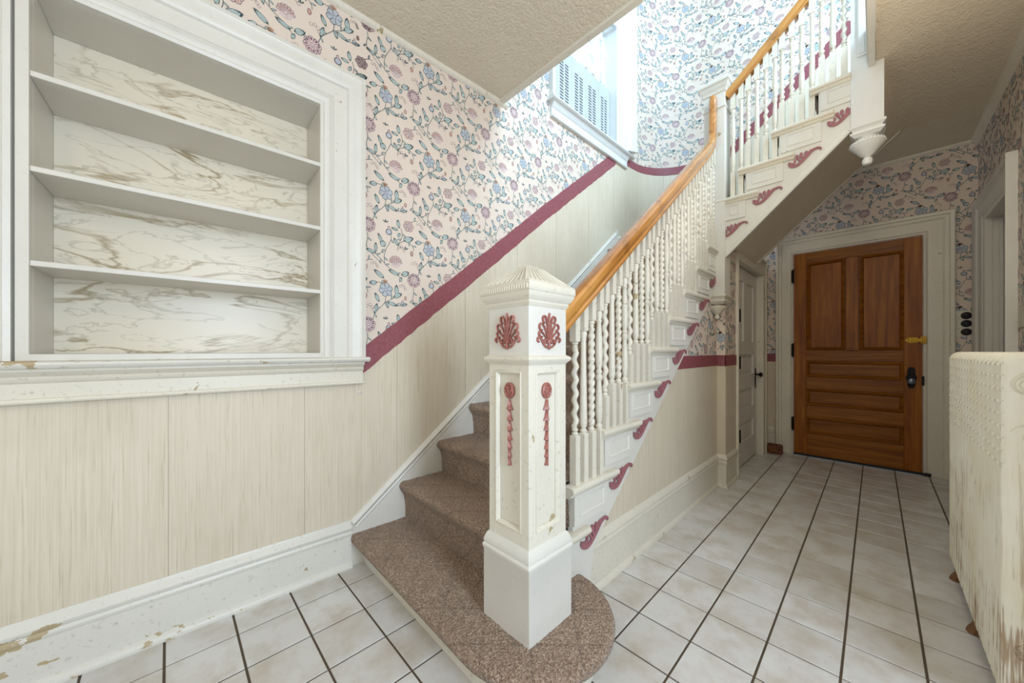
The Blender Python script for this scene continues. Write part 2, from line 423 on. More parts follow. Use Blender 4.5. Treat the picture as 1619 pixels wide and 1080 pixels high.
# ------------------------------------------------------------------ wallpaper print (flat print as thin faces on the wall mesh)
MOT = {"leaf":[[[-.011,.062],[-.061,.098],.2],[[-.049,.034],[-.086,.027],.35],[[-.038,-.069],[-.058,-.026],.22],[[.061,-.023],[.06,.029],.25],[[.044,-.036],[.088,-.016],.3],[[.01,-.066],[.061,-.083],.2],[[.004,-.069],[.012,-.098],.3],[[-.193,.076],[-.228,.081],.25],[[-.186,.089],[-.194,.131],.25],[[-.193,-.009],[-.215,.025],.25],[[-.158,.024],[-.105,.047],.3],[[-.282,-.011],[-.303,.032],.2],[[-.269,-.031],[-.286,-.002],.5],[[-.317,-.074],[-.365,-.061],.2],[[-.317,-.068],[-.317,-.021],.2],[[-.189,-.175],[-.243,-.154],.2],[[-.172,-.173],[-.13,-.155],.35],[[-.182,-.213],[-.172,-.187],.3],[[-.064,-.133],[-.049,-.083],.2],[[.084,-.079],[.121,-.07],.25],[[-.193,.037],[-.182,.06],.3]],
"blue":[[[0,0],.038]],"carn":[[[-.097,-.194],.042]],"peony":[[[-.13,.111],.033]],"fan":[[[-.206,-.096],.034]],"tulip":[[[-.245,.055],.02],[[.096,-.071],.014]],"drop":[[[-.11,-.042],.016],[[.113,-.037],.013]],"curl":[[[-.086,-.099],.017],[[-.172,-.021],.015],[[-.061,.132],.014],[[-.165,-.237],.014]],"sprig":[[[-.263,.102],.014],[[-.148,-.026],.015],[[-.282,-.068],.009]],
"stem":[[[0,-.028],[-.005,-.069],[-.034,-.102],[-.061,-.135],[-.072,-.173]],[[-.005,-.069],[.032,-.049],[.064,-.024]],[[.01,-.066],[.061,-.083],[.088,-.077]],[[-.101,-.239],[-.097,-.265],[-.105,-.308],[-.079,-.342],[-.027,-.391]],[[-.336,-.062],[-.314,-.08],[-.289,-.102],[-.263,-.128],[-.233,-.147],[-.2,-.169],[-.176,-.194]],[[-.237,.046],[-.232,.015],[-.263,-.048],[-.271,-.089],[-.268,-.12]],[[-.176,.09],[-.167,.06],[-.174,.028],[-.191,-.005],[-.194,-.039]],[[-.189,-.001],[-.158,.022],[-.13,.021],[-.105,.003],[-.097,-.025]],[[-.046,.037],[-.027,.035],[-.007,.025]],[[-.116,.134],[-.094,.15],[-.072,.152]]]}
def tile_polys():
    R = []      # (layer, mat, pts)
    def circ(c, r, L, m, n=8, sx=1, rot=0):
        R.append((L, m, [(c[0]+r*sx*math.cos(rot+2*PI*k/n), c[1]+r*math.sin(rot+2*PI*k/n)) for k in range(n)]))
    def petal(c, ang, r0, r1, w, L, m):
        ca, sa = math.cos(ang), math.sin(ang)
        R.append((L, m, [(c[0]+ca*u-sa*v, c[1]+sa*u+ca*v) for u, v in ((r0, 0), (r0+(r1-r0)*.35, -w*.8), (r0+(r1-r0)*.75, -w), (r1, -w*.35), (r1, w*.35), (r0+(r1-r0)*.75, w), (r0+(r1-r0)*.35, w*.8))]))
    def flower(c, R_, n, ink, fill, fill2, a0=0, span=2*PI):
        full_ = span > 6; rr = R_*min(.42, math.sin(PI/n)*1.02 if full_ else span/(n-1)*.45); rc = R_-rr
        for k in range(n):
            a = a0+span*k/(n if full_ else n-1); p = (c[0]+rc*math.cos(a), c[1]+rc*math.sin(a))
            circ(p, rr, 1, ink); circ(p, rr-.0028, 2, fill)
            petal(c, a, R_*.45, R_*.82, rr*.30, 4, fill2)
            b_ = a+span/(n if full_ else n-1)/2
            petal(c, b_, R_*.2, R_*.78, .0017, 4, ink)
        circ(c, rc*.95, 3, fill, 10); circ(c, R_*.24, 5, ink); circ(c, R_*.24-.0018, 6, fill)
    def ribbon(pts, w, m, L=1):
        P = [V3((x, y, 0)) for x, y in pts]; Q = []
        for i in range(len(P)-1):                      # one subdivision for smoother stems
            a = P[max(i-1, 0)]; b = P[i]; c = P[i+1]; d = P[min(i+2, len(P)-1)]
            Q += [b, (b+c)*.5625-(a+d)*.0625]
        Q.append(P[-1])
        for a, b in zip(Q[:-1], Q[1:]):
            t = (b-a).normalized()*.0004; n = V3((-t.y, t.x, 0)).normalized()*w/2
            R.append((L, m, [tuple((a-t-n)[:2]), tuple((b+t-n)[:2]), tuple((b+t+n)[:2]), tuple((a-t+n)[:2])]))
    def leaf1(a, b, wd, k_in=.58):
        a = V3((*a, 0)); b = V3((*b, 0)); d = b-a; L = d.length; d.normalize(); n = V3((-d.y, d.x, 0))
        def lf(k0, k1, wk): return [tuple((a+d*L*u+n*wk*v)[:2]) for u, v in ((k0, 0), (.22, -.78), (.5, -.95), (k1-.2, -.6), (k1, 0), (k1-.2, .6), (.5, .95), (.22, .78))]
        R.append((1, 1, lf(-.06, 1.12, wd))); R.append((2, 2, lf(.10, .93, wd-.0026 if wd > .007 else wd*k_in)))
    for s_ in MOT['stem']:
        ribbon(s_, .0027, 1)
        for i in range(1, len(s_)-1):
            sd = 1 if i % 2 else -1; a_ = V3((*s_[i], 0)); d_ = (V3((*s_[i+1], 0))-V3((*s_[i-1], 0))).normalized(); n_ = V3((-d_.y, d_.x, 0))*sd
            e_ = a_+d_*.012+n_*.018; leaf1(tuple(a_[:2]), tuple(e_[:2]), .0052)
    for a, b, wd in MOT['leaf']:
        leaf1(a, b, max(wd*math.dist(a, b)*1.05, .0095)); a = V3((*a, 0)); b = V3((*b, 0)); d = b-a; L = d.length; d.normalize(); n = V3((-d.y, d.x, 0))
        q = [tuple((a+d*L*u+n*v)[:2]) for u, v in ((.0, -.0006), (.75, -.0004), (.75, .0004), (0, .0006))]; R.append((3, 1, q))
    flower((0, 0), .040, 6, 1, 3, 2, .3)
    for k in range(4): petal((-.006, .03), PI*.5+(-.6+.4*k), .0, .026, .006, 1, 6)
    c, r = MOT['carn'][0]; flower(c, r, 8, 5, 4, 5, .2)
    for k in range(7): circ((c[0]+r*.75*math.cos(.5+k*.4), c[1]+r*.75*math.sin(.5+k*.4)), .0035, 4, 1, 6)
    c, r = MOT['peony'][0]; flower(c, r, 6, 5, 4, 6, .1); 
    for k in range(5): circ((c[0]+r*.45*math.cos(k*1.26), c[1]+r*.45*math.sin(k*1.26)), .003, 5, 1, 6)
    c, r = MOT['fan'][0]; flower((c[0], c[1]-.012), r*1.15, 7, 5, 4, 6, .15, PI-.3)
    for c, r in MOT['tulip']:
        circ(c, r*.9, 1, 1, 9); circ(c, r*.68, 2, 3, 9); petal(c, PI*.5, r*.4, r*1.6, r*.35, 2, 5); petal(c, PI*.5, r*.5, r*1.4, r*.2, 3, 4)
    for c, r in MOT['drop']: circ(c, r, 1, 5, 8, .6); circ(c, r*.75, 2, 6, 8, .55)
    for c, r in MOT['curl']:
        for dx, dy in ((-r, r*.2), (0, r*.6), (r*.7, -r*.1), (r*1.1, -r*.9)):
            circ((c[0]+dx, c[1]+dy), r*.50, 1, 5, 8); circ((c[0]+dx, c[1]+dy), r*.50-.0016, 2, 0, 8)
    for c, r in MOT['sprig']:
        for k in (-.9, 0, .9): petal(c, PI*.5+k, 0, r*1.3, r*.22, 1, 1)
    return R
TP = tile_polys()
def clip(poly, a, b, c):                               # keep a*x+b*y >= c
    out = []; n = len(poly)
    for i in range(n):
        p = poly[i]; q = poly[(i+1) % n]; dp = a*p[0]+b*p[1]-c; dq = a*q[0]+b*q[1]-c
        if dp >= 0: out.append(p)
        if (dp >= 0) != (dq >= 0):
            k = dp/(dp-dq); out.append((p[0]+(q[0]-p[0])*k, p[1]+(q[1]-p[1])*k))
    return out
def wallpaper(mb, T, s0, s1, z0, z1, anchor=(.782, 2.491), planes=()):
    """T(s, off, z) -> xyz; clipped to the rectangle and the half planes a*s+b*z>=c"""
    H = [(1, 0, s0), (-1, 0, -s1), (0, 1, z0), (0, -1, -z1)]+list(planes)
    i0 = int((s0-anchor[0])/.2615)-2; i1 = int((s1-anchor[0])/.2615)+3
    for i in range(i0, i1+1):
        cx = anchor[0]+i*.2615; sh = (i*.265) % .53
        j0 = int((z0-anchor[1]-sh)/.53)-2; j1 = int((z1-anchor[1]-sh)/.53)+2
        for j in range(j0, j1+1):
            cz = anchor[1]+sh+j*.53
            if cx+.13 < s0 or cx-.38 > s1 or cz+.16 < z0 or cz-.41 > z1: continue
            for L, m, pts in TP:
                P = [(cx+x, cz+y) for x, y in pts]
                for h in H:
                    if all(h[0]*x+h[1]*y >= h[2] for x, y in P): continue
                    P = clip(P, *h)
                    if len(P) < 3: break
                if len(P) < 3: continue
                o = .0004+.00022*L
                k = len(mb.v); mb.v += [tuple(T(x, o, y)) for x, y in P]; mb.f.append(tuple(range(k, k+len(P)))); mb.m.append(m)

# ------------------------------------------------------------------ setting: walls
t = MB()
ZT = 5.5
for a0, a1, z0, z1 in ((-2.2, -.46, 0, 2.84), (-.46, .462, 0, 1.075), (-.46, .462, 2.291, 2.84), (.462, AK, 0, 2.84), (AK, 2.18, 0, ZT), (2.18, 3.16, 0, 3.105),
                       (2.18, 3.16, 4.34, ZT), (3.16, aS, 0, ZT)):
    lbox(t, a0, a1, -.12, 0, z0, z1)
lbox(t, 0.6, AK, -.12, 0, 2.84, ZT)
for a0, a1, z0, z1, pl in ((-.5, .70, 2.40, 2.84, ()), (.62, AK, .95, 2.84, ((-.807, 1, 1.05-.807*.6-.05),)), (AK, aS, 1.7, 3.02, ((-.80, 1, -.80*AK+1.70),)),
                       (AK, 2.16, 3.02, 5.0, ()), (2.16, 3.18, 4.30, 5.0, ()), (3.18, aS, 3.02, 5.0, ())):
    wallpaper(t, LW, a0, a1, z0, z1, planes=pl)
wl = ob('wall_left', t, WPM, recalc=False, smooth=False, **S())
# curved landing corner and the wall behind the upper flight
t = MB()
lbox(t, aS, aX(-.885), -.08, 0, 1.98, ZT)
t.prism([(-.885, 1.90), (.12, 2.86), (1.5, 2.86), (1.5, ZT), (-.885, ZT)], lambda a, b, d: (a, YB+d, b), 0, .08)
wallpaper(t, LW, aS, aX(-.05), 3.05, 5.1, planes=((0, 1, 3.1),))
wb = ob('wall_back', t, WPM, recalc=False, smooth=False, **S())

XU, XJ, YJ = -.90, -.839, 3.195            # plane under the stairs, plane of the jog, where it jogs
YE, XR = 4.78, .588
ub = lambda y: .978+.787*(y-2.304)
t = MB()
TX = lambda X: (lambda a, b, d: (X+d, a, b))
t.prism([(1.0, 0), (YJ, 0), (YJ, ub(YJ)+.05), (1.15, .06)], TX(XU), -.06, 0)
t.prism([(YJ, 0), (3.51, 0), (3.51, 1.93), (YJ, 1.93)], TX(XJ), -.065, 0)
t.prism([(3.51, 1.90), (4.5, 1.90), (4.5, 2.01), (3.51, 2.01)], TX(XJ), -.12, 0)
t.prism([(4.5, 0), (YE, 0), (YE, 2.01), (4.5, 2.01)], TX(XJ), -.15, 0)
TU = lambda s, o, z: V3((XU+o, s, z))
wallpaper(t, TU, 2.3, YJ, 1.0, 1.75, anchor=(2.5, 1.3), planes=((.787, -1, .787*2.339-.976+.0),))
wallpaper(t, lambda s, o, z: V3((s, YJ-o, z)), XU, XJ, 1.0, 1.6, anchor=(-.87, 1.2))
wallpaper(t, lambda s, o, z: V3((XJ+o, s, z)), YJ, 3.5, 1.0, 1.93, anchor=(3.3, 1.2))
wu = ob('wall_understairs', t, WPM, recalc=False, smooth=False, **S())
# end wall
t = MB()
TY = lambda s, o, z: V3((s, YE-o, z))
for x0, x1, z0, z1 in ((-.92, -.61, 0, 2.9), (-.61, .288, 2.115, 2.9), (.288, .72, 0, 2.9)): t.box(x0, x1, YE, YE+.1, z0, z1)
wallpaper(t, TY, -.92, XR, 2.2, 2.84, anchor=(.02, 2.60)); wallpaper(t, TY, .44, XR, 1.06, 2.25, anchor=(.50, 1.95)); wallpaper(t, TY, -.84, -.74, 1.05, 2.3, anchor=(-.78, 1.6))
we = ob('wall_end', t, WPM, recalc=False, smooth=False, **S())
# right wall with a cased opening
t = MB()
for y0, y1, z0, z1 in ((1.35, 3.75, 0, 2.9), (3.75, 4.472, 2.115, 2.9), (4.472, YE+.1, 0, 2.9)): t.box(XR, XR+.14, y0, y1, z0, z1)
TR = lambda s, o, z: V3((XR-o, -s, z))
wallpaper(t, TR, -YE, -3.62, 2.2, 2.84, anchor=(-4.0, 2.5)); wallpaper(t, TR, -3.62, -1.36, 1.0, 2.84, anchor=(-4.0, 2.5))
wr = ob('wall_right', t, WPM, recalc=False, smooth=False, **S())
# room beyond the right-hand opening and the entry around the camera (mostly out of view)
t = MB(); t.box(XR+.14, 1.7, 3.3, 3.4, 0, 2.9); t.box(XR+.14, 1.7, YE-.06, YE+.1, 0, 2.9); t.box(1.7, 1.8, 3.3, YE, 0, 2.9)
ob('wall_side_room', t, 'paint_clean', **S())
t = MB(); t.box(-2.2, -1.35, -1.95, -1.85, 0, 2.84); t.box(.85, 1.8, -1.95, -1.85, 0, 2.84); t.box(-1.35, .85, -1.95, -1.85, 2.7, 2.84); t.box(-1.35, .85, -1.95, -1.85, 0, .8)
ob('wall_front', t, 'paint_clean', **S())
t = MB(); t.box(1.7, 1.8, -1.9, .02, 0, 2.84); t.box(1.7, 1.8, .58, 1.45, 0, 2.84); t.box(1.7, 1.8, .02, .58, 0, .75); t.box(1.7, 1.8, .02, .58, 2.35, 2.84); t.box(XR+.14, 1.8, 1.35, 1.45, 0, 2.84)
ob('wall_entry_side', t, 'paint_clean', **S())
# ceilings and the upper storey
t = MB(); t.box(-2.1, 0.0, -1.95, AK, 2.84, 3.026); t.box(0.0, 1.8, -1.95, YE+.1, 2.84, 3.026)
ob('ceiling', t, 'ceiling', **S())
t = MB(); t.box(-2.1, 1.7, -.2, YB+.1, ZT, ZT+.1); t.box(1.5, 1.6, .5, YB, 3.11, ZT); t.box(-2.1, 1.6, .5, .6, 3.11, ZT)
ob('wall_upper_storey', t, 'paint_clean', **S())
t = MB(); t.box(-.99, 0.0, YB+.081, YE+.06, 2.84, 2.95)
ob('ceiling', t, 'ceiling', **S())
# small trims at ceiling
t = MB()
qr = [(0, 0), (.024, 0), (.024, -.006), (.018, -.016), (.006, -.026), (0, -.028)]
lsweep(t, [(a, b+2.84) for a, b in qr], [(-.6, 0), (AK, 0)])
t.sweep([(a, b) for a, b in qr], [(V3((-.2, YE, 2.84)), V3((0, -1, 0)), V3((0, 0, 1))), (V3((XR, YE, 2.84)), V3((0, -1, 0)), V3((0, 0, 1)))])
t.sweep([(a*1.6, b*1.9) for a, b in qr], [(V3((XR, YE, 2.84)), V3((-1, 0, 0)), V3((0, 0, 1))), (V3((XR, 1.36, 2.84)), V3((-1, 0, 0)), V3((0, 0, 1)))])
ob('trim_1', t, 'paint_worn', **S())
t = MB(); t.box(-1.845, -.80, AK-.012, AK+.03, 2.825, 2.85); t.box(-.795, .0, AK-.012, AK+.03, 2.825, 2.85)
ob('trim_2', t, 'paint_worn', bevel=.003, **S())
t = MB(); t.box(-.031, -.0003, AK+.03, 3.055, 2.818, 3.06); t.box(-.037, -.031, AK+.03, 3.055, 2.86, 2.885)
ob('trim_3', t, 'paint', bevel=.002, **S())

# ------------------------------------------------------------------ floor tiles
fl = MB(); fl.box(-2.1, 1.8, -1.95, YE+.3, -.06, -.004)
floor = ob('floor', fl, 'grout', **S())
TS = .2037; G = .0036
def tile_mesh(x0, x1, y0, y1):
    t = MB(); cx, cy = (x0+x1)/2, (y0+y1)/2; a, b = (x1-x0)/2-G, (y1-y0)/2-G; e = .0016
    P = []
    for k, z in ((0, -.006), (0, -.0018), (e, 0)):
        P += [(-a+k, -b+k, z), (a-k, -b+k, z), (a-k, b-k, z), (-a+k, b-k, z)]
    t.add(P, [(i*4+k, i*4+(k+1) % 4, (i+1)*4+(k+1) % 4, (i+1)*4+k) for i in range(2) for k in range(4)]+[(8, 9, 10, 11)])
    return t, (cx, cy)
full = tile_mesh(0, TS, 0, TS)[0].mesh('tile', smooth=False)
xs = [-.6933+TS*k for k in range(-1, 8)]; lx = [-1.722+TS*k for k in range(0, 5)]
cols = [-2.0, -1.9257]+lx+xs; cols = sorted(cols); cols = [c for c in cols if c < 1.7]+[.9365+TS*k for k in range(1, 4)]
rows = [.195+TS*k for k in range(-10, 24)]
cols = sorted(set(round(c, 4) for c in cols))
rest = MB(); cnt = 0
def visible(cx, cy):
    wd = -.7166*cx+.6974*cy
    if wd < .2: return False
    u = 809.5+559.4*(.6974*cx+.7166*cy)/wd; v = 553.7+559.4*1.1/wd
    return -260 < u < 1760 and v < 1300
for x0, x1 in zip(cols[:-1], cols[1:]):
    for y0, y1 in zip(rows[:-1], rows[1:]):
        cx, cy = (x0+x1)/2, (y0+y1)/2
        if x1 > XR and y0 > .8 and cx > XR+.2: continue
        if cx < -.98 and cy > .95: continue
        if y1 > YE+.15: y1 = YE+.12
        if visible(cx, cy) and cnt < 299:
            jz = random.uniform(-.0004, .0004)
            if abs(x1-x0-TS) < .002 and abs(y1-y0-TS) < .002: me = full; c = (cx, cy)
            else:
                tb, c = tile_mesh(x0, x1, y0, y1); me = tb.mesh('tile', smooth=False)
            put('tile', me, 'tile', floor, loc=(c[0], c[1], jz)); cnt += 1
        else:
            tb, c = tile_mesh(x0, x1, y0, y1); rest.add([(p[0]+c[0], p[1]+c[1], p[2]) for p in tb.v], tb.f)
ob('tile', rest, 'tile', floor, smooth=False, kind='stuff')

# ------------------------------------------------------------------ baseboards
BBP = [(0, 0), (.034, 0), (.034, .010), (.028, .022), (.017, .030), (.017, .158), (.022, .162), (.024, .172), (.020, .182), (.026, .190), (.027, .200), (.020, .212), (.012, .222), (.008, .232), (0, .232)]
t = MB(); lsweep(t, [(a, b) for a, b in BBP], [(-2.0, 0), (.598, 0)])
ob('baseboard_left', t, 'paint_chip', **S())
BU = [(0, 0), (.022, 0), (.022, .012), (.016, .024), (.010, .03), (.010, .185), (.016, .19), (.018, .205), (.012, .216), (.020, .226), (.020, .236), (.012, .25), (.004, .262), (0, .262)]
t = MB(); q = V3((0, 0, 1)); px = V3((1, 0, 0)); ny = V3((0, -1, 0))
t.sweep(BU, [(V3((XU, 1.33, 0)), px, q), (V3((XU, YJ, 0)), V3((1, -1, 0)), q), (V3((XJ, YJ, 0)), V3((1, -1, 0)), q), (V3((XJ, 3.497, 0)), px, q)])
ob('baseboard_understairs', t, 'paint_worn', **S())
t = MB(); t.sweep(BU, [(V3((XJ+.01, YE, 0)), ny, q), (V3((-.77, YE, 0)), ny, q)])
ob('baseboard_end', t, 'paint_worn', **S())
t = MB(); t.sweep(BU, [(V3((XR, 1.36, 0)), -px, q), (V3((XR, 3.58, 0)), -px, q)])
ob('baseboard_right', t, 'paint_worn', **S())
t = MB(); lsweep(t, [(a*.8, b*.8+2.07) for a, b in BBP], [(3.16, 0), (aX(-.95), 0)])
ob('baseboard_landing', t, 'paint', **S())

# ------------------------------------------------------------------ pale wall panels (sheets with joints)
joints = [-1.44, -.985, -.527, -.072, .389, .843, 1.30, 1.76, 2.211, 2.672, 3.111, aS+.05, aS+.42, aS+.80, aX(-1.19)]
def ztop(a):
    if a < .60: return .955
    if a < 3.111: return interp(BANDB, a)+.02
    return 3.05
def zbot(a): return .21 if a < .594 else (interp(SKT, min(a, 3.147))-.03 if a < 3.147 else 2.25)
for a0, a1 in zip(joints[:-1], joints[1:]):
    brk = sorted(set([a0+.0012, a1-.0012]+[x for x in (.594, .601, 3.112, 3.148, AK) if a0 < x < a1]+([a0+(a1-a0)*k/6 for k in range(1, 6)] if a1 > aS else [])))
    t = MB()
    for p, r_ in zip(brk[:-1], brk[1:]):
        e = 1e-4
        t.add([LW(p, 0, zbot(p+e)), LW(r_, 0, zbot(r_-e)), LW(r_, 0, ztop(r_-e)), LW(p, 0, ztop(p+e)),
               LW(p, .0045, zbot(p+e)), LW(r_, .0045, zbot(r_-e)), LW(r_, .0045, ztop(r_-e)), LW(p, .0045, ztop(p+e))],
              [(0, 3, 2, 1), (4, 5, 6, 7), (0, 1, 5, 4), (3, 7, 6, 2)]+([(0, 4, 7, 3)] if p == brk[0] else [])+([(1, 2, 6, 5)] if r_ == brk[-1] else []))
    ob('wall_panel', t, 'panel', wl if a0 < aS else wb, smooth=False)
for y0, y1 in ((1.06, 1.50), (1.50, 1.955), (1.955, 2.41), (2.41, 2.865), (2.865, YJ+.003)):
    top = [(y, min(.985, ub(y)+.06)) for y in (y1-.0012, 2.36, y0+.0012) if y0 < y < y1 or y in (y1-.0012, y0+.0012)]
    t = MB(); t.prism([(y0+.0012, 0.0), (y1-.0012, 0.0)]+top, TX(XU), 0, .004); ob('wall_panel', t, 'panel', wu, smooth=False)
t = MB(); t.box(XU+.004, XJ, YJ-.004, YJ, .2, .985); ob('wall_panel', t, 'panel', wu, smooth=False)
t = MB(); t.box(XJ, XJ+.004, YJ, 3.5, .2, .985); ob('wall_panel', t, 'panel', wu, smooth=False)
t = MB(); t.box(XJ, -.75, YE-.004, YE, .2, .985); ob('wall_panel', t, 'panel', we, smooth=False)

# rose borders (parts of the walls)
t = MB()
for tab in ([(.655, 0), (1.319, 0), (2.061, 0), (3.14, 0)],):
    pts = []
    k = .655
    while k < 3.14: pts.append(k); k += .035
    pts.append(3.14); lo = []; hi = []
    for a in pts:
        z = interp(BANDB, a); j = random.uniform(-.004, .004); lo.append((a, z+j-.004)); hi.append((a, z+.129+random.uniform(-.003, .003)))
    P = []
    for (a, z), (_, z2) in zip(lo, hi): P += [LW(a, .0062, z), LW(a, .0062, z2), LW(a, 0, z), LW(a, 0, z2)]
    n = len(pts)
    t.add(P, [(4*i, 4*i+4, 4*i+5, 4*i+1) for i in range(n-1)]+[(4*i, 4*i+2, 4*i+6, 4*i+4) for i in range(n-1)]+[(4*i+1, 4*i+5, 4*i+7, 4*i+3) for i in range(n-1)])
ob('rose_border', t, 'band', wl, smooth=False)
t = MB()
lsweep(t, [(0, 0), (.006, 0), (.006, .082), (0, .082)], [(3.36, 3.025), (aS, 3.04), (aE, 3.075), (aX(-1.0), 3.085)])
lsweep(t, [(0, 0), (.0065, 0), (.0065, .10), (0, .10)], [(aX(-1.02), 3.085), (aX(-.10), 3.825)], tilt=True)
ob('rose_border', t, 'band', wb, smooth=False)
t = MB(); t.prism([(2.335, .975), (YJ, .975), (YJ, 1.06), (2.44, 1.06)], TX(XU), .001, .006)
t.box(XU, XJ+.006, YJ-.0065, YJ, .973, 1.059); t.box(XJ, XJ+.0065, YJ-.0065, 3.5, .973, 1.059)
ob('rose_border', t, 'band', wu, smooth=False)
t = MB(); t.box(XJ, -.745, YE-.006, YE, .975, 1.062); ob('rose_border', t, 'band', we, smooth=False)
t = MB(); t.box(XR-.006, XR, 1.352, 3.60, .975, 1.062); ob('rose_border', t, 'band', wr, smooth=False)
for y0, y1 in ((1.352, 1.81), (1.81, 2.265), (2.265, 2.72), (2.72, 3.175), (3.175, 3.60)):
    t = MB(); t.box(XR-.0045, XR, y0+.0012, y1-.0012, .21, .985); ob('wall_panel', t, 'panel', wr, smooth=False)
# painted panelling below the border behind the upper balusters
t = MB()
t.prism([(-1.2, 2.1), (-.86, 2.1), (.1, 3.02), (.1, 3.98), (-1.02, 3.09), (-1.2, 3.09)], lambda a, b, d: (a, YB-d, b), 0, .0045)
ob('wall_panel', t, 'panel', wb, smooth=False)

# ------------------------------------------------------------------ niche shelves in the left wall
nx0, nx1, nz0, nz1 = -.39, .452, 1.087, 2.281
niche = thing('built_in_shelves', LW(.03, 0, 1.0), 'white built-in wall shelves in a moulded frame with marbled back', 'shelves')
ND = -.235
t = MB(); lbox(t, nx0+.0005, nx1-.0005, ND-.010, ND+.0005, nz0+.0005, nz1-.0005)
mp_ = ob('back_panel', t, 'marble', niche, label='glossy cream marbled back panel')
t = MB(); T_ = lambda a, o, z: LW(a, o, z)
t.box(nx0-.009, nx0, ND-.012, -.0105, nz0-.009, nz1+.009, T_); t.box(nx1, nx1+.009, ND-.012, -.001, nz0-.009, nz1+.009, T_)
t.box(nx0, nx1, ND-.012, -.001, nz1, nz1+.009, T_); t.box(nx0, nx1, ND-.012, .0195, nz0-.011, nz0, T_)
ob('shelf_box', t, 'paint_niche', niche, bevel=.0015)
for zt in (1.998, 1.693, 1.389):
    t = MB(); t.box(nx0, nx1, ND, .026, zt-.018, zt, T_); ob('shelf', t, 'paint_niche', niche, bevel=.002)
t = MB(); lbox(t, nx0-.028, nx0, -.01, .030, nz0-.03, nz1); lbox(t, nx0-.008, nx1+.004, .02, .031, nz0-.024, nz0)
ob('face_frame', t, 'paint_niche', niche, bevel=.0015)
# moulded casing: right leg + head, mitred
CP_ = [(0, .0), (0, .024), (.012, .030), (.020, .024), (.030, .026), (.040, .034), (.048, .028), (.056, .024), (.060, .032), (.118, .032), (.124, .042), (.136, .048), (.150, .052), (.172, .052), (.184, .058), (.194, .054), (.204, .052), (.204, 0)]
def casing(mb, T, pts, prof):
    """pts: (s, z, across_s, across_z)"""
    fr = []
    for s_, z_, cs, cz in pts:
        o = T(s_, 0, z_); p = T(s_+cs, 0, z_+cz)-o; nn = T(s_, 1, z_)-o; fr.append((o, p, nn))
    return mb.sweep(prof, fr)
t = MB(); TL1 = lambda s_, o, z_: n1*(-1.9+o)+e1*s_+V3((0, 0, z_))
casing(t, TL1, [(nx1, nz0-.03, 1, 0), (nx1, nz1, 1, 1), (-.60, nz1, 0, 1)], [(a, b) for a, b in CP_])
ob('casing', t, 'paint', niche)
t = MB(); t.box(-.9, -.60, 0, .034, nz0-.03, 2.5, TL1); t.box(-.60, -.429, 0, .030, nz0-.03, nz1, TL1)
casing(t, TL1, [(-.424, nz0-.03, -1, 0), (-.424, nz1+.0, -1, 0)], [(0, 0), (0, .036), (.014, .040), (.02, .03), (.04, .034), (.052, .03), (.06, .044), (.14, .044), (.14, 0)])
ob('casing', t, 'paint', niche)
sill = [(0, 1.041), (.062, 1.041), (.070, 1.047), (.073, 1.054), (.070, 1.061), (.060, 1.066), (0, 1.066)]
t = MB(); lsweep(t, sill, [(-1.4, 0), (.672, 0)]); ob('sill', t, 'paint_chip', niche)
ap = [(0, .928), (.030, .928), (.033, .934), (.030, .942), (.022, .944), (.022, .992), (.030, .998), (.034, 1.008), (.028, 1.014), (.040, 1.022), (.050, 1.032), (.050, 1.041), (0, 1.041)]
t = MB(); lsweep(t, ap, [(-1.4, 0), (.652, 0)]); ob('apron', t, 'paint_worn', niche)
# little white hook on the panel
t = MB(); t.tube([LW(.632, .006, .884), LW(.640, .012, .882), LW(.652, .008, .881)], [.004, .0065, .003], 8)
ob('wall_hook', t, 'paint_clean', label='tiny white oval hook on the pale panel below the end of the shelf sill', category='hook')

# ------------------------------------------------------------------ skirt board on the left wall beside the lower flight
t = MB(); pts = [.598, 1.1, AK, 2.3, 3.147]
for a, b in zip(pts[:-1], pts[1:]):
    za, zb = interp(SKT, a), interp(SKT, b)
    t.add([LW(a, 0, za-.42), LW(b, 0, zb-.42), LW(b, 0, zb), LW(a, 0, za), LW(a, .012, za-.42), LW(b, .012, zb-.42), LW(b, .012, zb), LW(a, .012, za)],
          [(0, 3, 2, 1), (4, 5, 6, 7), (0, 1, 5, 4), (3, 7, 6, 2)]+([(0, 4, 7, 3)] if a == pts[0] else [])+([(1, 2, 6, 5)] if b == pts[-1] else []))
lsweep(t, [(0, -.052), (.013, -.052), (.018, -.046), (.015, -.038), (.022, -.030), (.025, -.020), (.019, -.012), (.013, -.004), (0, 0)], [(.594, SKT[0][1]+.018), SKT[1], SKT[2]], tilt=True)
t.box(3.13, 3.165, 0, .022, 2.12, 2.30, LW)
ob('trim_4', t, 'paint', **S())

# ------------------------------------------------------------------ stair window
win = bpy.data.objects.new('window_1', None); COL.objects.link(win); win.location = LW(2.67, 0, 3.12); OFF[win.name] = V3(win.location); win['kind'] = 'structure'
wx0, wx1, wz0, wz1 = 2.19, 3.149, 3.12, 4.33
t = MB(); WCP = [(0, 0), (0, .016), (.02, .018), (.03, .026), (.05, .02), (.06, .024), (.13, .024), (.14, .034), (.17, .040), (.20, .042), (.25, .042), (.257, .03), (.257, 0)]
casing(t, LW, [(wx1, wz0, 1, 0), (wx1, wz1, 1, 1), (wx0, wz1, -.27, 1), (wx0, wz0, -.27, 0)], WCP)
ob('window_casing', t, 'paint_clean', win)
t = MB(); t.box(wx0-.009, wx0, -.20, -.001, wz0, wz1, LW); t.box(wx1, wx1+.009, -.20, -.001, wz0, wz1, LW); t.box(wx0, wx1, -.20, -.001, wz1, wz1+.009, LW); t.box(wx0, wx1, -.20, .011, wz0-.014, wz0, LW)
ob('window_jamb', t, 'paint_clean', win)
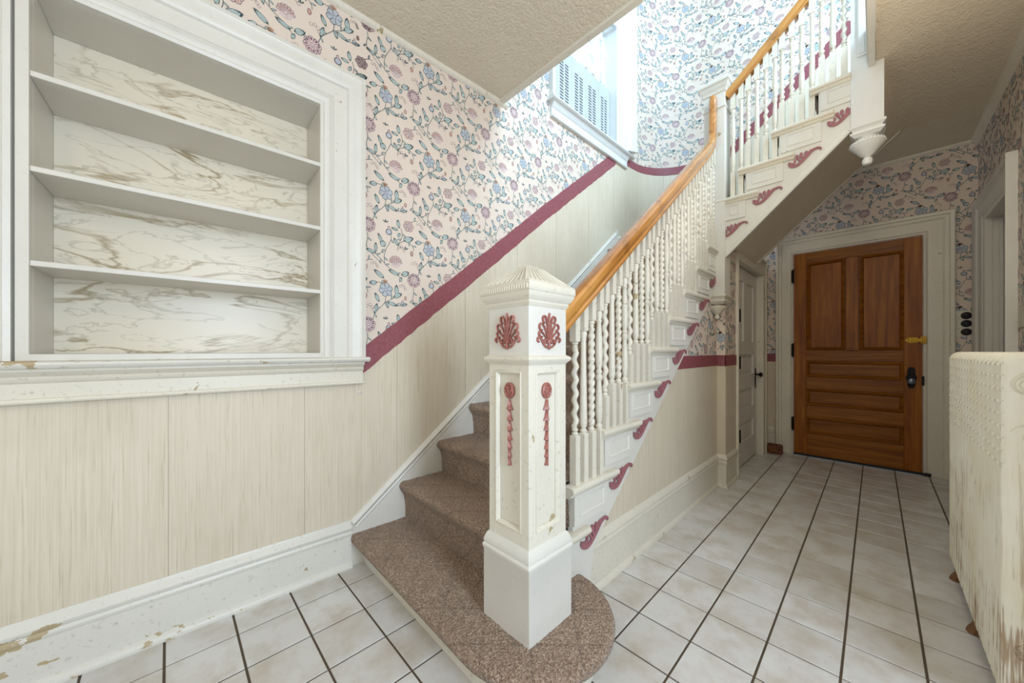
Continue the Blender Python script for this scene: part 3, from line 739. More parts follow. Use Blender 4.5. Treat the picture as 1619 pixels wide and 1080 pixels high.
ns = [(0, 3.095), (.062, 3.095), (.072, 3.102), (.074, 3.110), (.070, 3.118), (.058, 3.124), (0, 3.124)]
t = MB(); lsweep(t, ns, [(2.10, 0), (3.425, 0)]); ob('window_sill', t, 'paint_clean', win)
na = [(0, 2.98), (.028, 2.98), (.032, 2.988), (.026, 2.994), (.020, 2.996), (.020, 3.052), (.028, 3.058), (.032, 3.068), (.040, 3.08), (.050, 3.095), (0, 3.095)]
t = MB(); lsweep(t, na, [(2.132, 0), (3.345, 0)]); ob('window_apron', t, 'paint_clean', win)
t = MB()
for z0, z1, o in ((wz0, 3.72, -.15), (3.70, wz1, -.175)):
    t = MB()
    t.box(wx0, wx0+.045, o-.02, o+.02, z0, z1, LW); t.box(wx1-.045, wx1, o-.02, o+.02, z0, z1, LW); t.box(wx0, wx1, o-.02, o+.02, z1-.045, z1, LW); t.box(wx0, wx1, o-.02, o+.02, z0, z0+.05, LW)
    sash = ob('window_sash', t, 'paint_clean', win)
    t = MB(); t.box(wx0+.04, wx1-.04, o-.002, o+.001, z0+.045, z1-.04, LW); ob('pane', t, 'glass', sash)
t = MB(); t.box(wx0+.002, wx1-.002, -.128, -.122, wz0, 3.70, LW); ob('slot_backing', t, 'backing', win, label='dark blind board added behind the shutters to darken the slots')  # added board, blocks window light so the slots look dark
# pierced shutter panels
sh = thing('shutter_screen', LW(2.67, -.07, 3.13), 'grey-white folding shutter with slotted vents across the lower stair window', 'shutter')
edges = [2.192, 2.30, 2.515, 2.73, 2.945, 3.145]
for k, (a0, a1) in enumerate(zip(edges[:-1], edges[1:])):
    t = MB(); z0, z1 = 3.13, 3.735; a0 += .001; a1 -= .001; o0, o1 = -.082, -.068
    w_ = a1-a0
    if w_ < .15:
        cols_ = [(a0+.035, a1-.035)]
    else: cols_ = [(a0+.045, a0+w_/2-.010), (a0+w_/2+.010, a1-.045)]
    zs0, zs1, ns_ = 3.25, 3.62, 14; hs = (zs1-zs0)/ns_
    t.box(a0, a1, o0, o1, z0, zs0, LW); t.box(a0, a1, o0, o1, zs1, z1, LW)
    ed = [a0]+[x for c_ in cols_ for x in c_]+[a1]
    for i in range(0, len(ed), 2): t.box(ed[i], ed[i+1], o0, o1, zs0, zs1, LW)
    for c0, c1 in cols_:
        for j in range(ns_): t.box(c0, c1, o0, o1, zs0+j*hs+hs*.52, zs0+(j+1)*hs, LW)
    ob('shutter_panel', t, 'shut', sh, smooth=False)
t = MB()
def lf(u, v):
    a = wx0+.02+(wx1-wx0-.04)*u; return LW(a, -.105+.014*math.sin(a*48)+.006*math.sin(a*131), 4.30-.50*v-.03*abs(math.sin(a*26))*v)
t.grid(lf, 120, 16)
ob('lace_curtain', t, 'lace', recalc=False, label='white patterned lace curtain hanging in the upper part of the stair window', category='curtain')

# ------------------------------------------------------------------ brown panelled door and its casing at the end of the hall
d1 = bpy.data.objects.new('door_1', None); COL.objects.link(d1); d1.location = (-.16, 4.765, 0); OFF[d1.name] = V3(d1.location); d1['kind'] = 'structure'
d1['label'] = 'dark honey brown wooden panelled door at the end of the hall'
dx0, dx1, dz1 = -.605, .286, 2.108
Yf = 4.755; TD = lambda a, b, d: (a, Yf+d, b)        # face towards the hall
def dbox(mb, x0, x1, z0, z1, d0=0, d1_=.04): return mb.box(x0, x1, Yf+d0, Yf+d1_, z0, z1)
dp = [(-.492, -.216, 1.108, 1.994), (-.100, .173, 1.106, 1.997), (-.496, .173, .832, .984), (-.496, .173, .540, .698), (-.496, .173, .250, .409)]
t = MB(); dbox(t, dx0, -.5, .012, dz1); dbox(t, .178, dx1, .012, dz1); ob('door_stile', t, 'door_v', d1, bevel=.002)
t = MB(); dbox(t, -.2, -.115, 1.09, 2.01); ob('door_stile', t, 'door_v', d1, bevel=.002)
t = MB()
for z0, z1 in ((2.002, dz1), (.99, 1.10), (.705, .825), (.415, .533), (.012, .243)): dbox(t, -.5, .178, z0, z1)
dbox(t, -.5, .178, .2, 2.05, .022, .034)
ob('door_rail', t, 'door_h', d1, bevel=.002)
mo = [(0, 0), (0, -.004), (.006, -.009), (.012, -.005), (.018, -.010), (.024, -.003), (.028, .012), (.028, .02), (0, .02)]
for i, (x0, x1, z0, z1) in enumerate(dp):
    t = MB(); t.box(x0+.02, x1-.02, Yf+.012, Yf+.026, z0+.02, z1-.02); dpn = ob('door_panel', t, 'door_v' if i < 2 else 'door_h', d1)
    t = MB(); fr = []
    for x, z, ax, az in ((x0-.006, z0-.006, 1, 1), (x1+.006, z0-.006, -1, 1), (x1+.006, z1+.006, -1, -1), (x0-.006, z1+.006, 1, -1)):
        fr.append((V3((x, Yf, z)), V3((ax, 0, az)), V3((0, 1, 0))))
    t.sweep(mo, fr, loop=True); ob('panel_moulding', t, 'door_h', dpn)
for zc in (1.88, 1.10, .325):
    t = MB(); t.box(dx0-.018, dx0+.003, Yf-.006, Yf+.002, zc-.065, zc+.065); t.tube([(dx0-.004, Yf-.008, zc-.075), (dx0-.004, Yf-.008, zc+.075)], .006, 8)
    ob('hinge', t, 'black', d1)
t = MB(); pl = []
for k in range(24):
    a = 2*PI*k/24; rz = .098*(1+.06*math.cos(6*a)); rx = .030*(1+.16*math.cos(8*a)); pl.append((.222+rx*math.cos(a), .853+rz*math.sin(a)))
t.prism(pl, TD, -.006, 0); ob('escutcheon', t, 'black', d1, bevel=.002)
t = MB(); t.tube([(.222, Yf-.004, .825), (.222, Yf-.03, .825), (.222, Yf-.036, .825), (.222, Yf-.05, .825), (.222, Yf-.062, .825), (.222, Yf-.068, .825)], [.011, .010, .018, .027, .022, .008], 14)
ob('door_knob', t, 'glassknob', d1, label='dull glass door knob')
t = MB(); t.tube([(.222, Yf-.004, .885), (.222, Yf-.014, .885)], [.017, .014], 12); ob('lock_cylinder', t, 'black', d1)
t = MB(); t.box(.205, .262, Yf-.005, Yf, 1.163, 1.215); t.prism([(.205, 1.163), (.205, 1.215), (.178, 1.19)], TD, -.005, 0)
t.box(.222, .295, Yf-.016, Yf-.006, 1.173, 1.203)
ob('door_latch', t, 'brass', d1, bevel=.002, label='brass swing bar door guard')
t = MB(); t.box(.275, .312, Yf-.012, Yf+.01, 1.160, 1.220); t.box(.286, .300, Yf-.026, Yf-.01, 1.172, 1.208); ob('latch_keeper', t, 'brass', d1, bevel=.002)
t = MB(); t.box(dx0, dx1+.03, Yf-.022, Yf+.004, .004, .022); t.tube([(dx1+.012, Yf-.02, .018), (dx1+.05, Yf-.02, .018)], .013, 8); ob('draught_strip', t, 'dark', d1, bevel=.003)
t = MB(); t.box(dx1-.004, dx1+.012, Yf-.006, Yf+.006, .79, .87); ob('strike_plate', t, 'black', d1)
DCP = [(0, -.03), (0, .004), (.006, .010), (.016, .012), (.022, .018), (.03, .012), (.05, .014), (.112, .016), (.118, .024), (.13, .030), (.146, .030), (.152, .044), (.172, .048), (.178, .044), (.178, 0), (.05, -.03)]
t = MB(); casing(t, TY, [(-.612, 0, -.82, 0), (-.612, 2.117, -.82, .97), (.290, 2.117, 1, .97), (.290, 0, 1, 0)], DCP)
ob('trim_5', t, 'paint_worn', **S())
# ------------------------------------------------------------------ closet door under the stairs
d2 = bpy.data.objects.new('door_2', None); COL.objects.link(d2); d2.location = (-.884, 4.0, 0); OFF[d2.name] = V3(d2.location); d2['kind'] = 'structure'
d2['label'] = 'narrow white panelled closet door under the stairs'
Xc = -.884; cy0, cy1, cz1 = 3.535, 4.475, 1.875
TC = lambda a, b, d: (Xc-d, a, b)
# panel openings: two tall above, three below
cp = [(3.66, 3.975, 1.185, 1.755), (4.075, 4.355, 1.185, 1.755), (3.66, 4.355, .862, 1.055), (3.66, 4.355, .536, .722), (3.66, 4.355, .224, .402)]
t = MB()
for y0, y1, z0, z1 in ((cy0, 3.66, .01, cz1), (4.355, cy1, .01, cz1), (3.66, 4.355, 1.755, cz1), (3.975, 4.075, 1.185, 1.755), (3.66, 4.355, 1.055, 1.185), (3.66, 4.355, .722, .862), (3.66, 4.355, .402, .536), (3.66, 4.355, .01, .224)):
    t.box(Xc-.035, Xc, y0, y1, z0, z1)
ob('door_frame', t, 'paint', d2, bevel=.002)
for y0, y1, z0, z1 in cp:
    t = MB(); t.box(Xc-.024, Xc-.016, y0-.002, y1+.002, z0-.002, z1+.002)
    t.prism([(y0+.03, z0+.03), (y1-.03, z0+.03), (y1-.03, z1-.03), (y0+.03, z1-.03)], lambda a, b, d: (Xc-.016+d, a, b), 0, .007)
    ob('door_panel', t, 'paint', d2, bevel=.004)
for zc in (1.42, .985, .30):
    t = MB(); t.tube([(Xc+.008, 3.80, zc-.06), (Xc+.008, 3.80, zc+.06)], .007, 8); t.box(Xc, Xc+.004, 3.80, 3.825, zc-.05, zc+.05); ob('hinge', t, 'black', d2)
t = MB(); t.prism([(4.425, .70), (4.441, .70), (4.449, .74), (4.449, .88), (4.441, .915), (4.425, .915), (4.417, .88), (4.417, .74)], lambda a, b, d: (Xc+d, a, b), 0, .006); ob('escutcheon', t, 'black', d2, bevel=.001)
t = MB(); t.tube([(Xc+.004, 4.433, .845), (Xc+.03, 4.433, .845), (Xc+.036, 4.433, .845), (Xc+.048, 4.433, .845), (Xc+.060, 4.433, .845), (Xc+.066, 4.433, .845)], [.009, .008, .016, .025, .019, .006], 14); ob('door_knob', t, 'black', d2, label='black door knob')
# closet casing
t = MB()
t.box(-.90, -.817, 3.50, 3.522, 0, 1.985); t.box(-.96, -.8865, 3.5221, 3.533, 0, 1.9)
t.box(-.96, -.822, 4.48, 4.60, 0, 1.884); t.box(-.835, -.812, 4.585, 4.615, 0, 2.045); t.box(-.87, -.818, 4.479, 4.488, 0, 1.88)
t.box(-.95, -.8225, 3.522, 4.599, 1.885, 2.035); t.box(-.835, -.812, 3.50, 4.615, 2.025, 2.05)
ob('trim_6', t, 'paint_worn', bevel=.003, **S())
t = MB(); t.box(-1.0, -.95, 3.53, 4.47, 0.001, 1.87); ob('wall_closet', t, 'paint_clean', **S())
# ------------------------------------------------------------------ cased opening on the right wall
t = MB(); RCP = [(0, -.03), (0, .008), (.010, .014), (.02, .010), (.026, .018), (.04, .013), (.10, .018), (.108, .030), (.125, .040), (.14, .040), (.145, .034), (.145, 0)]
TRr = lambda s_, o, z_: V3((XR-o, s_, z_))
casing(t, TRr, [(3.755, 0, -1, 0), (3.755, 2.10, -1, 1.25), (4.465, 2.10, 1.75, 1.25), (4.465, 0, 1.75, 0)], RCP)
t.box(XR+.004, XR+.30, 4.468, 4.49, 0, 2.10); t.box(XR+.055, XR+.075, 4.445, 4.4675, 0, 2.08); t.box(XR+.004, XR+.30, 3.73, 3.752, 0, 2.10); t.box(XR+.004, XR+.30, 3.753, 4.467, 2.102, 2.13)
t.box(XR-.046, XR, 3.600, 3.612, 0, 2.285)
ob('trim_7', t, 'paint', bevel=.002, **S())
t = MB(); t.box(XR+.29, XR+.33, 3.75, 4.47, 0, 2.10); d3 = ob('door_3', t, 'paint_clean', **S())
# ------------------------------------------------------------------ switches
sw = thing('push_button_switch', (.50, YE-.004, 1.215), 'white wall plate with three round black buttons between the two door casings', 'switch')
t = MB(); t.box(.466, .574, YE-.008, YE, 1.212, 1.432); ob('plate', t, 'plate', sw, bevel=.002)
for zc in (1.388, 1.322, 1.252):
    t = MB()
    P = [(r_, YE-.008-h) for r_, h in ((.030, 0), (.030, .004), (.024, .009), (.012, .012), (.0005, .0125))]
    for i, (r_, y) in enumerate(P): t.v += [(.528+r_*math.cos(2*PI*k/18), y, zc+r_*math.sin(2*PI*k/18)) for k in range(18)]
    t.f = [(i*18+k, i*18+(k+1) % 18, (i+1)*18+(k+1) % 18, (i+1)*18+k) for i in range(4) for k in range(18)]+[tuple(range(18))]; t.m = [0]*len(t.f)
    ob('button', t, 'dark', sw)
s2 = thing('wall_switch', (XR-.02, 3.36, 1.22), 'cream switch plate with grey metal edge beside the right door casing at photo edge', 'switch')
t = MB(); t.box(XR-.030, XR, 3.31, 3.40, 1.22, 1.345); ob('switch_box', t, 'plate_g', s2, bevel=.002)
t = MB(); t.box(XR-.035, XR-.028, 3.21, 3.395, 1.225, 1.34); ob('plate', t, 'plate', s2, bevel=.002)
# ------------------------------------------------------------------ carved wood block on the floor
t = MB()
def blk(u, v): pass
bx = MB(); N = 8
for i in range(N+1):
    for j in range(9):
        pass
bw = bmesh.new(); bmesh.ops.create_cube(bw, size=1); bmesh.ops.subdivide_edges(bw, edges=bw.edges[:], cuts=7, use_grid_fill=True)
for v_ in bw.verts:
    p = v_.co; k = .88+.12*(1-min(1, (abs(p.x)*2)**6*.5+(abs(p.z)*2)**6*.5)); p.x *= .145*k; p.y *= .08*k; p.z *= .098*k
    if p.y < -.03: p.y -= .006*math.sin(p.x*95)*math.cos(p.z*70)
    p.y += .004*math.sin(p.x*60+p.z*90); p.z += .049
me = bpy.data.meshes.new('wood_block'); bw.to_mesh(me); bw.free()
me.polygons.foreach_set('use_smooth', [True]*len(me.polygons)); me.set_sharp_from_angle(angle=math.radians(50))
put('wood_block', me, 'block', None, loc=(-.752, 4.64, .001), rotz=.05, label='small carved brown wooden block on the floor left of the brown door', category='block')

# ------------------------------------------------------------------ ornament helpers
def flat_ribbon(mb, pts, widths, T, th=.006, ridge=.004):
    """tapered band with a raised middle on plane T(s, z, out)"""
    P = [V3((x, y, 0)) for x, y in pts]; n = len(P); base = len(mb.v)
    for i, p in enumerate(P):
        t_ = (P[min(i+1, n-1)]-P[max(i-1, 0)]).normalized(); nn = V3((-t_.y, t_.x, 0)); w_ = widths[i] if isinstance(widths, (list, tuple)) else widths
        a, b = p+nn*w_/2, p-nn*w_/2
        mb.v += [tuple(T(a.x, a.y, 0)), tuple(T(a.x, a.y, th)), tuple(T(p.x, p.y, th+ridge)), tuple(T(b.x, b.y, th)), tuple(T(b.x, b.y, 0))]
    F = []
    for i in range(n-1):
        for k in range(4): F.append((base+i*5+k, base+i*5+k+1, base+(i+1)*5+k+1, base+(i+1)*5+k))
    F += [tuple(base+k for k in range(5)), tuple(base+(n-1)*5+k for k in range(4, -1, -1))]
    mb.f += F; mb.m += [0]*len(F)
def spiral(cx, cy, r0, r1, a0, a1, n=16):
    return [(cx+(r0+(r1-r0)*k/n)*math.cos(a0+(a1-a0)*k/n), cy+(r0+(r1-r0)*k/n)*math.sin(a0+(a1-a0)*k/n)) for k in range(n+1)]
def bez(p0, p1, p2, p3, n=10):
    return [tuple(p0[i]*(1-t_)**3+3*p1[i]*t_*(1-t_)**2+3*p2[i]*t_*t_*(1-t_)+p3[i]*t_**3 for i in (0, 1)) for t_ in [k/n for k in range(n+1)]]
def palmette(mb, T, W=.058, H=.056):
    s_ = lambda pts, m: [(x*W*m, y*H) for x, y in pts]
    flat_ribbon(mb, s_([(0, -.55), (0, 0), (0, .5), (0, .85), (0, 1.08)], 1), [.004, .006, .011, .009, .001], T)
    for m in (1, -1):
        flat_ribbon(mb, s_(bez((.03, -.55), (.12, .1), (.18, .75), (.38, .88))+bez((.38, .88), (.62, .9), (.62, .55), (.40, .45), 6)[1:], m), .0058, T)
        flat_ribbon(mb, s_(bez((.06, -.55), (.25, -.05), (.50, .45), (.72, .42))+bez((.72, .42), (.95, .35), (.90, .0), (.62, .02), 6)[1:], m), .0058, T)
        flat_ribbon(mb, s_(bez((.08, -.55), (.35, -.35), (.6, -.05), (.78, -.05))+bez((.78, -.05), (.98, -.1), (.90, -.42), (.62, -.38), 6)[1:], m), .0058, T)
        flat_ribbon(mb, s_(bez((.0, -1.0), (.35, -1.05), (.55, -.75), (.60, -.60))+bez((.60, -.60), (.75, -.35), (1.05, -.35), (1.0, -.60), 6)[1:]+[(.90, -.68)], m), .0068, T)
        flat_ribbon(mb, [(x*W*m, y*H) for x, y in spiral(.26, -.66, .20, .03, -.5, 5.6, 14)], .0070, T)
    flat_ribbon(mb, s_([(0, -1.12), (0, -.95), (0, -.5)], 1), [.004, .012, .010], T)
def pendant_drop(mb, T, top=.0, L=.255):
    pts = spiral(0, top-.022, .024, .024, PI/2, PI/2+2*PI, 18)
    # round medallion
    base = len(mb.v)
    rings = [(.024, 0), (.024, .007), (.019, .010), (.014, .006), (.006, .011), (.0005, .012)]
    for r_, h in rings: mb.v += [tuple(T(r_*math.cos(2*PI*k/18), top-.022+r_*1.15*math.sin(2*PI*k/18), h)) for k in range(18)]
    F = [(base+i*18+k, base+i*18+(k+1) % 18, base+(i+1)*18+(k+1) % 18, base+(i+1)*18+k) for i in range(len(rings)-1) for k in range(18)]
    mb.f += F; mb.m += [0]*len(F)
    for m in (1, -1): flat_ribbon(mb, [(m*x, y+top-.022) for x, y in spiral(.009, .006, .009, .002, -1.4, 4.4, 10)], .0055, T, .010, .003)
    z = top-.052; k = 0; h = .040
    while z > top-L:
        wd = .0235*(1-.55*(top-z)/L); hh = h*(1-.35*(top-z)/L)
        flat_ribbon(mb, [(0, z), (0, z-hh*.25), (0, z-hh*.55), (0, z-hh*.82), (0, z-hh*.93), (0, z-hh)], [.003, wd*.5, wd*.8, wd*1.35, wd*1.5, wd*.2], T, .004, .008)
        z -= hh*1.02
def scroll_bracket(mb, T, L=.23, H=.095):
    """lies under a tread end: swirl low on the near side, tail running up to the far side. s in 0..L, z in -H..0"""
    flat_ribbon(mb, spiral(.052, -.052, .010, .030, 6.9, 3.2, 14)+bez((.021, -.056), (.024, -.098), (.072, -.100), (.104, -.070), 8)[1:]+bez((.104, -.070), (.145, -.040), (.16, -.006), (.200, -.006), 8)[1:]+[(.216, -.010), (.220, -.020), (.214, -.026)],
                [.007]*6+[.010]*7+[.014]*6+[.017]*5+[.016]*5+[.014, .013, .012, .010, .008, .006], T, .006, .002) if False else None
    main = spiral(.050, -.050, .006, .026, 7.2, 3.3, 14)+bez((.0235, -.056), (.024, -.094), (.070, -.098), (.100, -.072), 8)[1:]+bez((.100, -.072), (.140, -.036), (.155, -.008), (.196, -.007), 8)[1:]+[(.212, -.010), (.219, -.018), (.215, -.027)]
    wd = [.011]*8+[.014]*7+[.020]*8+[.023, .026, .026, .024, .021, .018, .016, .015]+[.012, .011, .009]
    flat_ribbon(mb, main, wd[:len(main)]+[.01]*(len(main)-len(wd)), T, .006, .002)
    for (ex, ez), (qx, qz) in (((.070, -.014), (.086, -.050)), ((.098, -.006), (.100, -.045)), ((.130, -.005), (.118, -.042)), ((.160, -.004), (.138, -.030))):
        flat_ribbon(mb, bez((.094+(qx-.086)*.9, -.070+(qx-.086)*.75), (qx, qz), (ex+.003, ez-.02), (ex, ez), 7), [.009, .009, .011, .014, .018, .022, .021, .010], T, .006, .002)

# ------------------------------------------------------------------ staircases
NY = {1: .70, 2: .965, 3: 1.205, 4: 1.442, 5: 1.68, 6: 1.935, 7: 2.195, 8: 2.435, 9: 2.665, 10: 2.895, 11: 3.12}
NZ = {0: 0, 1: .145, 2: .34, 3: .535, 4: .735, 5: .93, 6: 1.118, 7: 1.306, 8: 1.497, 9: 1.69, 10: 1.895, 11: 2.105}
for k_ in range(2, 12): NY[k_] *= .985; NZ[k_] = 1.1+(NZ[k_]-1.1)*.985
NZ[11] = 2.07; NZ[10] = 1.875
UX = {12: -.891, 13: -.685, 14: -.484, 15: -.274, 16: -.067}
UZ = {11: 2.07, 12: 2.259, 13: 2.451, 14: 2.642, 15: 2.834, 16: 3.026}
XS = -.872                                    # outer face of the cut string
st1 = thing('staircase', (-1.4, 1.9, 0), 'lower flight of white painted stairs with rose scroll brackets', 'stairs')
prof = [(NY[1]+.03, -.003)]
for k in range(1, 12): prof += [(NY[k]+.03, NZ[k]-.02), ((NY[k+1]+.03) if k < 11 else YB, NZ[k]-.02)]
prof += [(YB, 1.97), (3.0, 1.97)]+[(3.0, ub(3.0)-.12), (1.25, .02), (1.2, -.003)]
prof2 = [(y, z) for y, z in prof]
t = MB(); t.prism([(y, z) for y, z in prof2], lambda a, b, d: (d, a, b), -1.82, -.903)
ob('stair_body', t, 'paint', st1, smooth=False)
t = MB()       # bullnose riser of the first step
def bull(r, k): return [(-1.87, .955-r+.012), (-.885, .955-r)]+[(-.885+r*math.cos(a), .955+r*math.sin(a)) for a in [(-PI/2+PI*j/k) for j in range(1, k+1)]]+[(-.93, .955+r)]
pr = bull(.235, 20)+[(-1.2, 1.19), (-1.87, 1.19)]
t.prism(pr, lambda a, b, d: (a, b, d), 0.001, .12); ob('bullnose_riser', t, 'paint_worn', st1, ang=30)
t = MB(); t.prism(bull(.268, 20)+[(-1.2, 1.19), (-1.87, 1.19)], lambda a, b, d: (a, b, d), .121, .150); ob('bullnose_tread', t, 'paint_worn', st1, ang=30)
# cut string
t = MB(); sp = [(1.22, .36-.12)]
pts = [(1.0, 0.0), (1.42, 0.0)] if False else []
top = []
for k in range(2, 11): top += [(NY[k]+.012, NZ[k-1]-.012), (NY[k]+.012, NZ[k]-.012)]
top += [(3.03, NZ[10]-.012)]
poly = [(1.085, 0.002), (1.27, .0)+()] if False else None
poly = top+[(3.03, ub(3.03)), (1.36, ub(1.36)), (1.30, .002), (.98, .002)]
t.prism(poly, lambda a, b, d: (d, a, b), XU+.001, XS); ob('stringer', t, 'paint', st1, smooth=False)
def local_T1(s_, z_, o): return V3((o, s_, z_))
run = .25
# shared pieces: local x = outwards, y = along the flight, origin at (nosing, tread top)
def side_meshes(run, tag_):
    m = MB(); y0, y1, z0, z1 = .012, run+.022, -.172, -.030
    m.box(0, .009, y0, y1, z0, z1); a, b, c, d = y0+.035, y1-.035, z0+.032, z1-.030
    fr = [(V3((.009, y, z)), V3((0, ay, az)), V3((1, 0, 0))) for y, z, ay, az in ((a, c, 1, 1), (b, c, -1, 1), (b, d, -1, -1), (a, d, 1, -1))]
    m.sweep([(0, -.002), (0, .0025), (.004, .004), (.007, .002), (.009, -.002)], fr, loop=True)
    pan = m.mesh('step_panel'); pan.materials.append(M['paint'])
    m = MB(); y0, y1 = -.030, run+.095
    pr_ = [(-.02, 0), (.022, 0), (.030, -.004), (.034, -.012), (.034, -.018), (.030, -.026), (.022, -.030), (.020, -.036), (.012, -.046), (-.02, -.046)]
    fr = [(V3((0, y0, 0)), V3((1, 0, 0)), V3((0, 0, 1))), (V3((0, y1-.008, 0)), V3((1, 0, 0)), V3((0, 0, 1))), (V3((0, y1, -.004)), V3((.8, 0, 0)), V3((0, 0, .8)))]
    m.sweep(pr_, fr); nos = m.mesh('tread_nosing'); nos.materials.append(M['paint_worn'])
    m = MB(); k = (run-.02)/.22; scroll_bracket(m, lambda s_, z_, o: (.003+o, run+.045+s_*k, -.012+z_*.95)); br = m.mesh('scroll_bracket'); br.materials.append(M['rose'])
    return pan, nos, br
pan, nos, br = side_meshes(run, 1)
for k in range(2, 11):
    if k > 2: put('step_panel', pan, None, st1, loc=(XS, NY[k], NZ[k]))
    put('tread_nosing', nos, None, st1, loc=(XS, NY[k], NZ[k]))
    if k < 10: put('scroll_bracket', br, None, st1, loc=(XS, NY[k]-(run-(NY[k+1]-NY[k])), NZ[k]), **({'label': 'rose scroll bracket'} if k == 2 else {}))
# upper flight
st2 = thing('staircase', (-.4, 3.7, 2.1), 'upper flight of white painted stairs crossing above the hall', 'stairs')
lowu = lambda x: 2.567+.95*x
soff = lambda x: 1.955+.93*(x+.81)
pr = [(-.99, NZ[11]-.02)]
for k in range(12, 17): pr += [(UX[k]+.03, UZ[k-1]-.02), (UX[k]+.03, UZ[k]-.02)]
pr += [(.2, 3.01), (.2, 2.88), (.145, 2.84), (-.82, soff(-.82)), (-.99, soff(-.82))]
t = MB(); n_ = len(pr); near = [list(p) for p in pr]
for p in near:
    if abs(p[0]-.145) < 1e-6: p[0] = .035; p[1] = 2.84
    if abs(p[0]-.2) < 1e-6: p[0] = .036
t.add([(a, 3.082, b) for a, b in near]+[(a, YB-.002, b) for a, b in pr], [tuple(range(n_-1, -1, -1)), tuple(range(n_, 2*n_))]+[(i, (i+1) % n_, n_+(i+1) % n_, n_+i) for i in range(n_)])
ob('stair_body', t, 'ceiling', st2, smooth=False, label='grey plastered underside of the flight')
t = MB(); tp = []
YS = 3.070
for k in range(12, 16): tp += [(UX[k]+.012, UZ[k-1]-.012), (UX[k]+.012, UZ[k]-.012)]
poly = tp+[(-.10, UZ[15]-.012), (-.10, lowu(-.10)+.02), (-.805, lowu(-.805)+.02), (-.805, 1.95)]
t.prism(poly, lambda a, b, d: (a, d, b), YS, YS+.015); ob('stringer', t, 'paint', st2, smooth=False)
t = MB(); th = math.atan(.95); dv = V3((math.cos(th), 0, math.sin(th))); up = V3((-math.sin(th), 0, math.cos(th)))
p0 = V3((-.802, YS, lowu(-.802))); p1 = V3((-.10, YS, lowu(-.10)))
t.sweep([(-.012, 0), (.012, 0), (.016, .005), (.012, .012), (.006, .018), (.010, .028), (.008, .040), (.002, .048), (-.012, .05)], [(p0, V3((0, -1, 0)), up), (p1, V3((0, -1, 0)), up)])
t.sweep([(-.016, 0), (.0, 0), (.0, .02), (-.016, .02)], [(p0, V3((0, -1, 0)), up), (p1, V3((0, -1, 0)), up)])
ob('soffit_moulding', t, 'paint', st2); t = MB()
p0 = V3((-.80, YB-.0, soff(-.80)-.012)); p1 = V3((.14, YB, soff(.14)-.012))
t.sweep([(0, 0), (.016, 0), (.016, .018), (0, .018)], [(p0, V3((0, -1, 0)), up), (p1, V3((0, -1, 0)), up)])
ob('soffit_moulding', t, 'paint', st2)
pan2, nos2, br2 = side_meshes(.206, 2)
for k in range(12, 16):
    if k > 12: put('step_panel', pan2, None, st2, loc=(UX[k]+.008, YS, UZ[k]), rotz=-PI/2)
    if k < 15: put('scroll_bracket', br2, None, st2, loc=(UX[k], YS, UZ[k]), rotz=-PI/2)
    if k < 15: put('tread_nosing', nos2, None, st2, loc=(UX[k], YS, UZ[k]), rotz=-PI/2)
# clipped pieces at newels
t = MB(); t.box(-.802, -.672, YS-.009, YS, 2.090, 2.226); fr = [(V3((x, YS-.009, z)), V3((ax, 0, az)), V3((0, -1, 0))) for x, z, ax, az in ((-.772, 2.122, 1, 1), (-.710, 2.122, -1, 1), (-.710, 2.197, -1, -1), (-.772, 2.197, 1, -1))]
t.sweep([(0, -.002), (0, .0025), (.004, .004), (.007, .002), (.009, -.002)], fr, loop=True); ob('step_panel', t, 'paint', st2)
t = MB(); t.sweep([(-.02, 0), (.022, 0), (.030, -.004), (.034, -.012), (.034, -.018), (.030, -.026), (.022, -.030), (.020, -.036), (.012, -.046), (-.02, -.046)],
        [(V3((UX[15]-.03, YS, UZ[15])), V3((0, -1, 0)), V3((0, 0, 1))), (V3((-.108, YS, UZ[15])), V3((0, -1, 0)), V3((0, 0, 1)))]); ob('tread_nosing', t, 'paint_worn', st2)
m = MB(); scroll_bracket(m, lambda s_, z_, o: (-.891+.045+s_*.85, YS-.003-o, 2.07-.012+z_*.92)); 
for i, (x, y, z) in enumerate(m.v):
    if x < -.85: m.v[i] = (-.85, YS+.002, z)
ob('scroll_bracket', m, 'rose', st2, recalc=False)

# ------------------------------------------------------------------ carpet
def noise3(x, y, z):
    return (math.sin(x*37.1+1.3*math.sin(y*29))*math.sin(y*41.7+z*33)+.6*math.sin(x*91+z*77)*math.sin(y*83+1.7))*.0011
rnd = random.Random(3)
def step_profile(run_pts, nose=.026, th=.014):
    """run_pts: list of (t, z_low, z_top) of noses; returns dense profile points (t,z)"""
    P = []
    for i, (tt, zl, zt) in enumerate(run_pts):
        zt_ = zt+th-.002; zl_ = zl+th
        P.append((tt+.012, zl_)); P.append((tt+.010, zl_+(zt_-zl_)*.35)); P.append((tt+.002, zl_+(zt_-zl_)*.62))
        c = (tt-.002, zt_-.024)
        for a in (200, 180, 160, 140, 120, 100): P.append((c[0]+.024*math.cos(math.radians(a)), c[1]+.024*math.sin(math.radians(a))))
        P.append((tt+.03, zt_))
    return P
def dense(P, d):
    Q = []
    for (a, b), (c, e) in zip(P[:-1], P[1:]):
        n = max(1, int(math.hypot(c-a, e-b)/d)); Q += [(a+(c-a)*k/n, b+(e-b)*k/n) for k in range(n)]
    return Q+[P[-1]]
car = thing('stair_carpet', (-1.4, 1.2, .0), 'brown cut-pile carpet with diamond pattern covering the stairs', 'carpet')
P = step_profile([(NY[k], NZ[k-1], NZ[k]) for k in range(2, 12)]); P += [(3.6, NZ[11]+.012), (4.13, NZ[11]+.012)]
Q = dense(P, .009); NXc = 100; t = MB(); base = 0
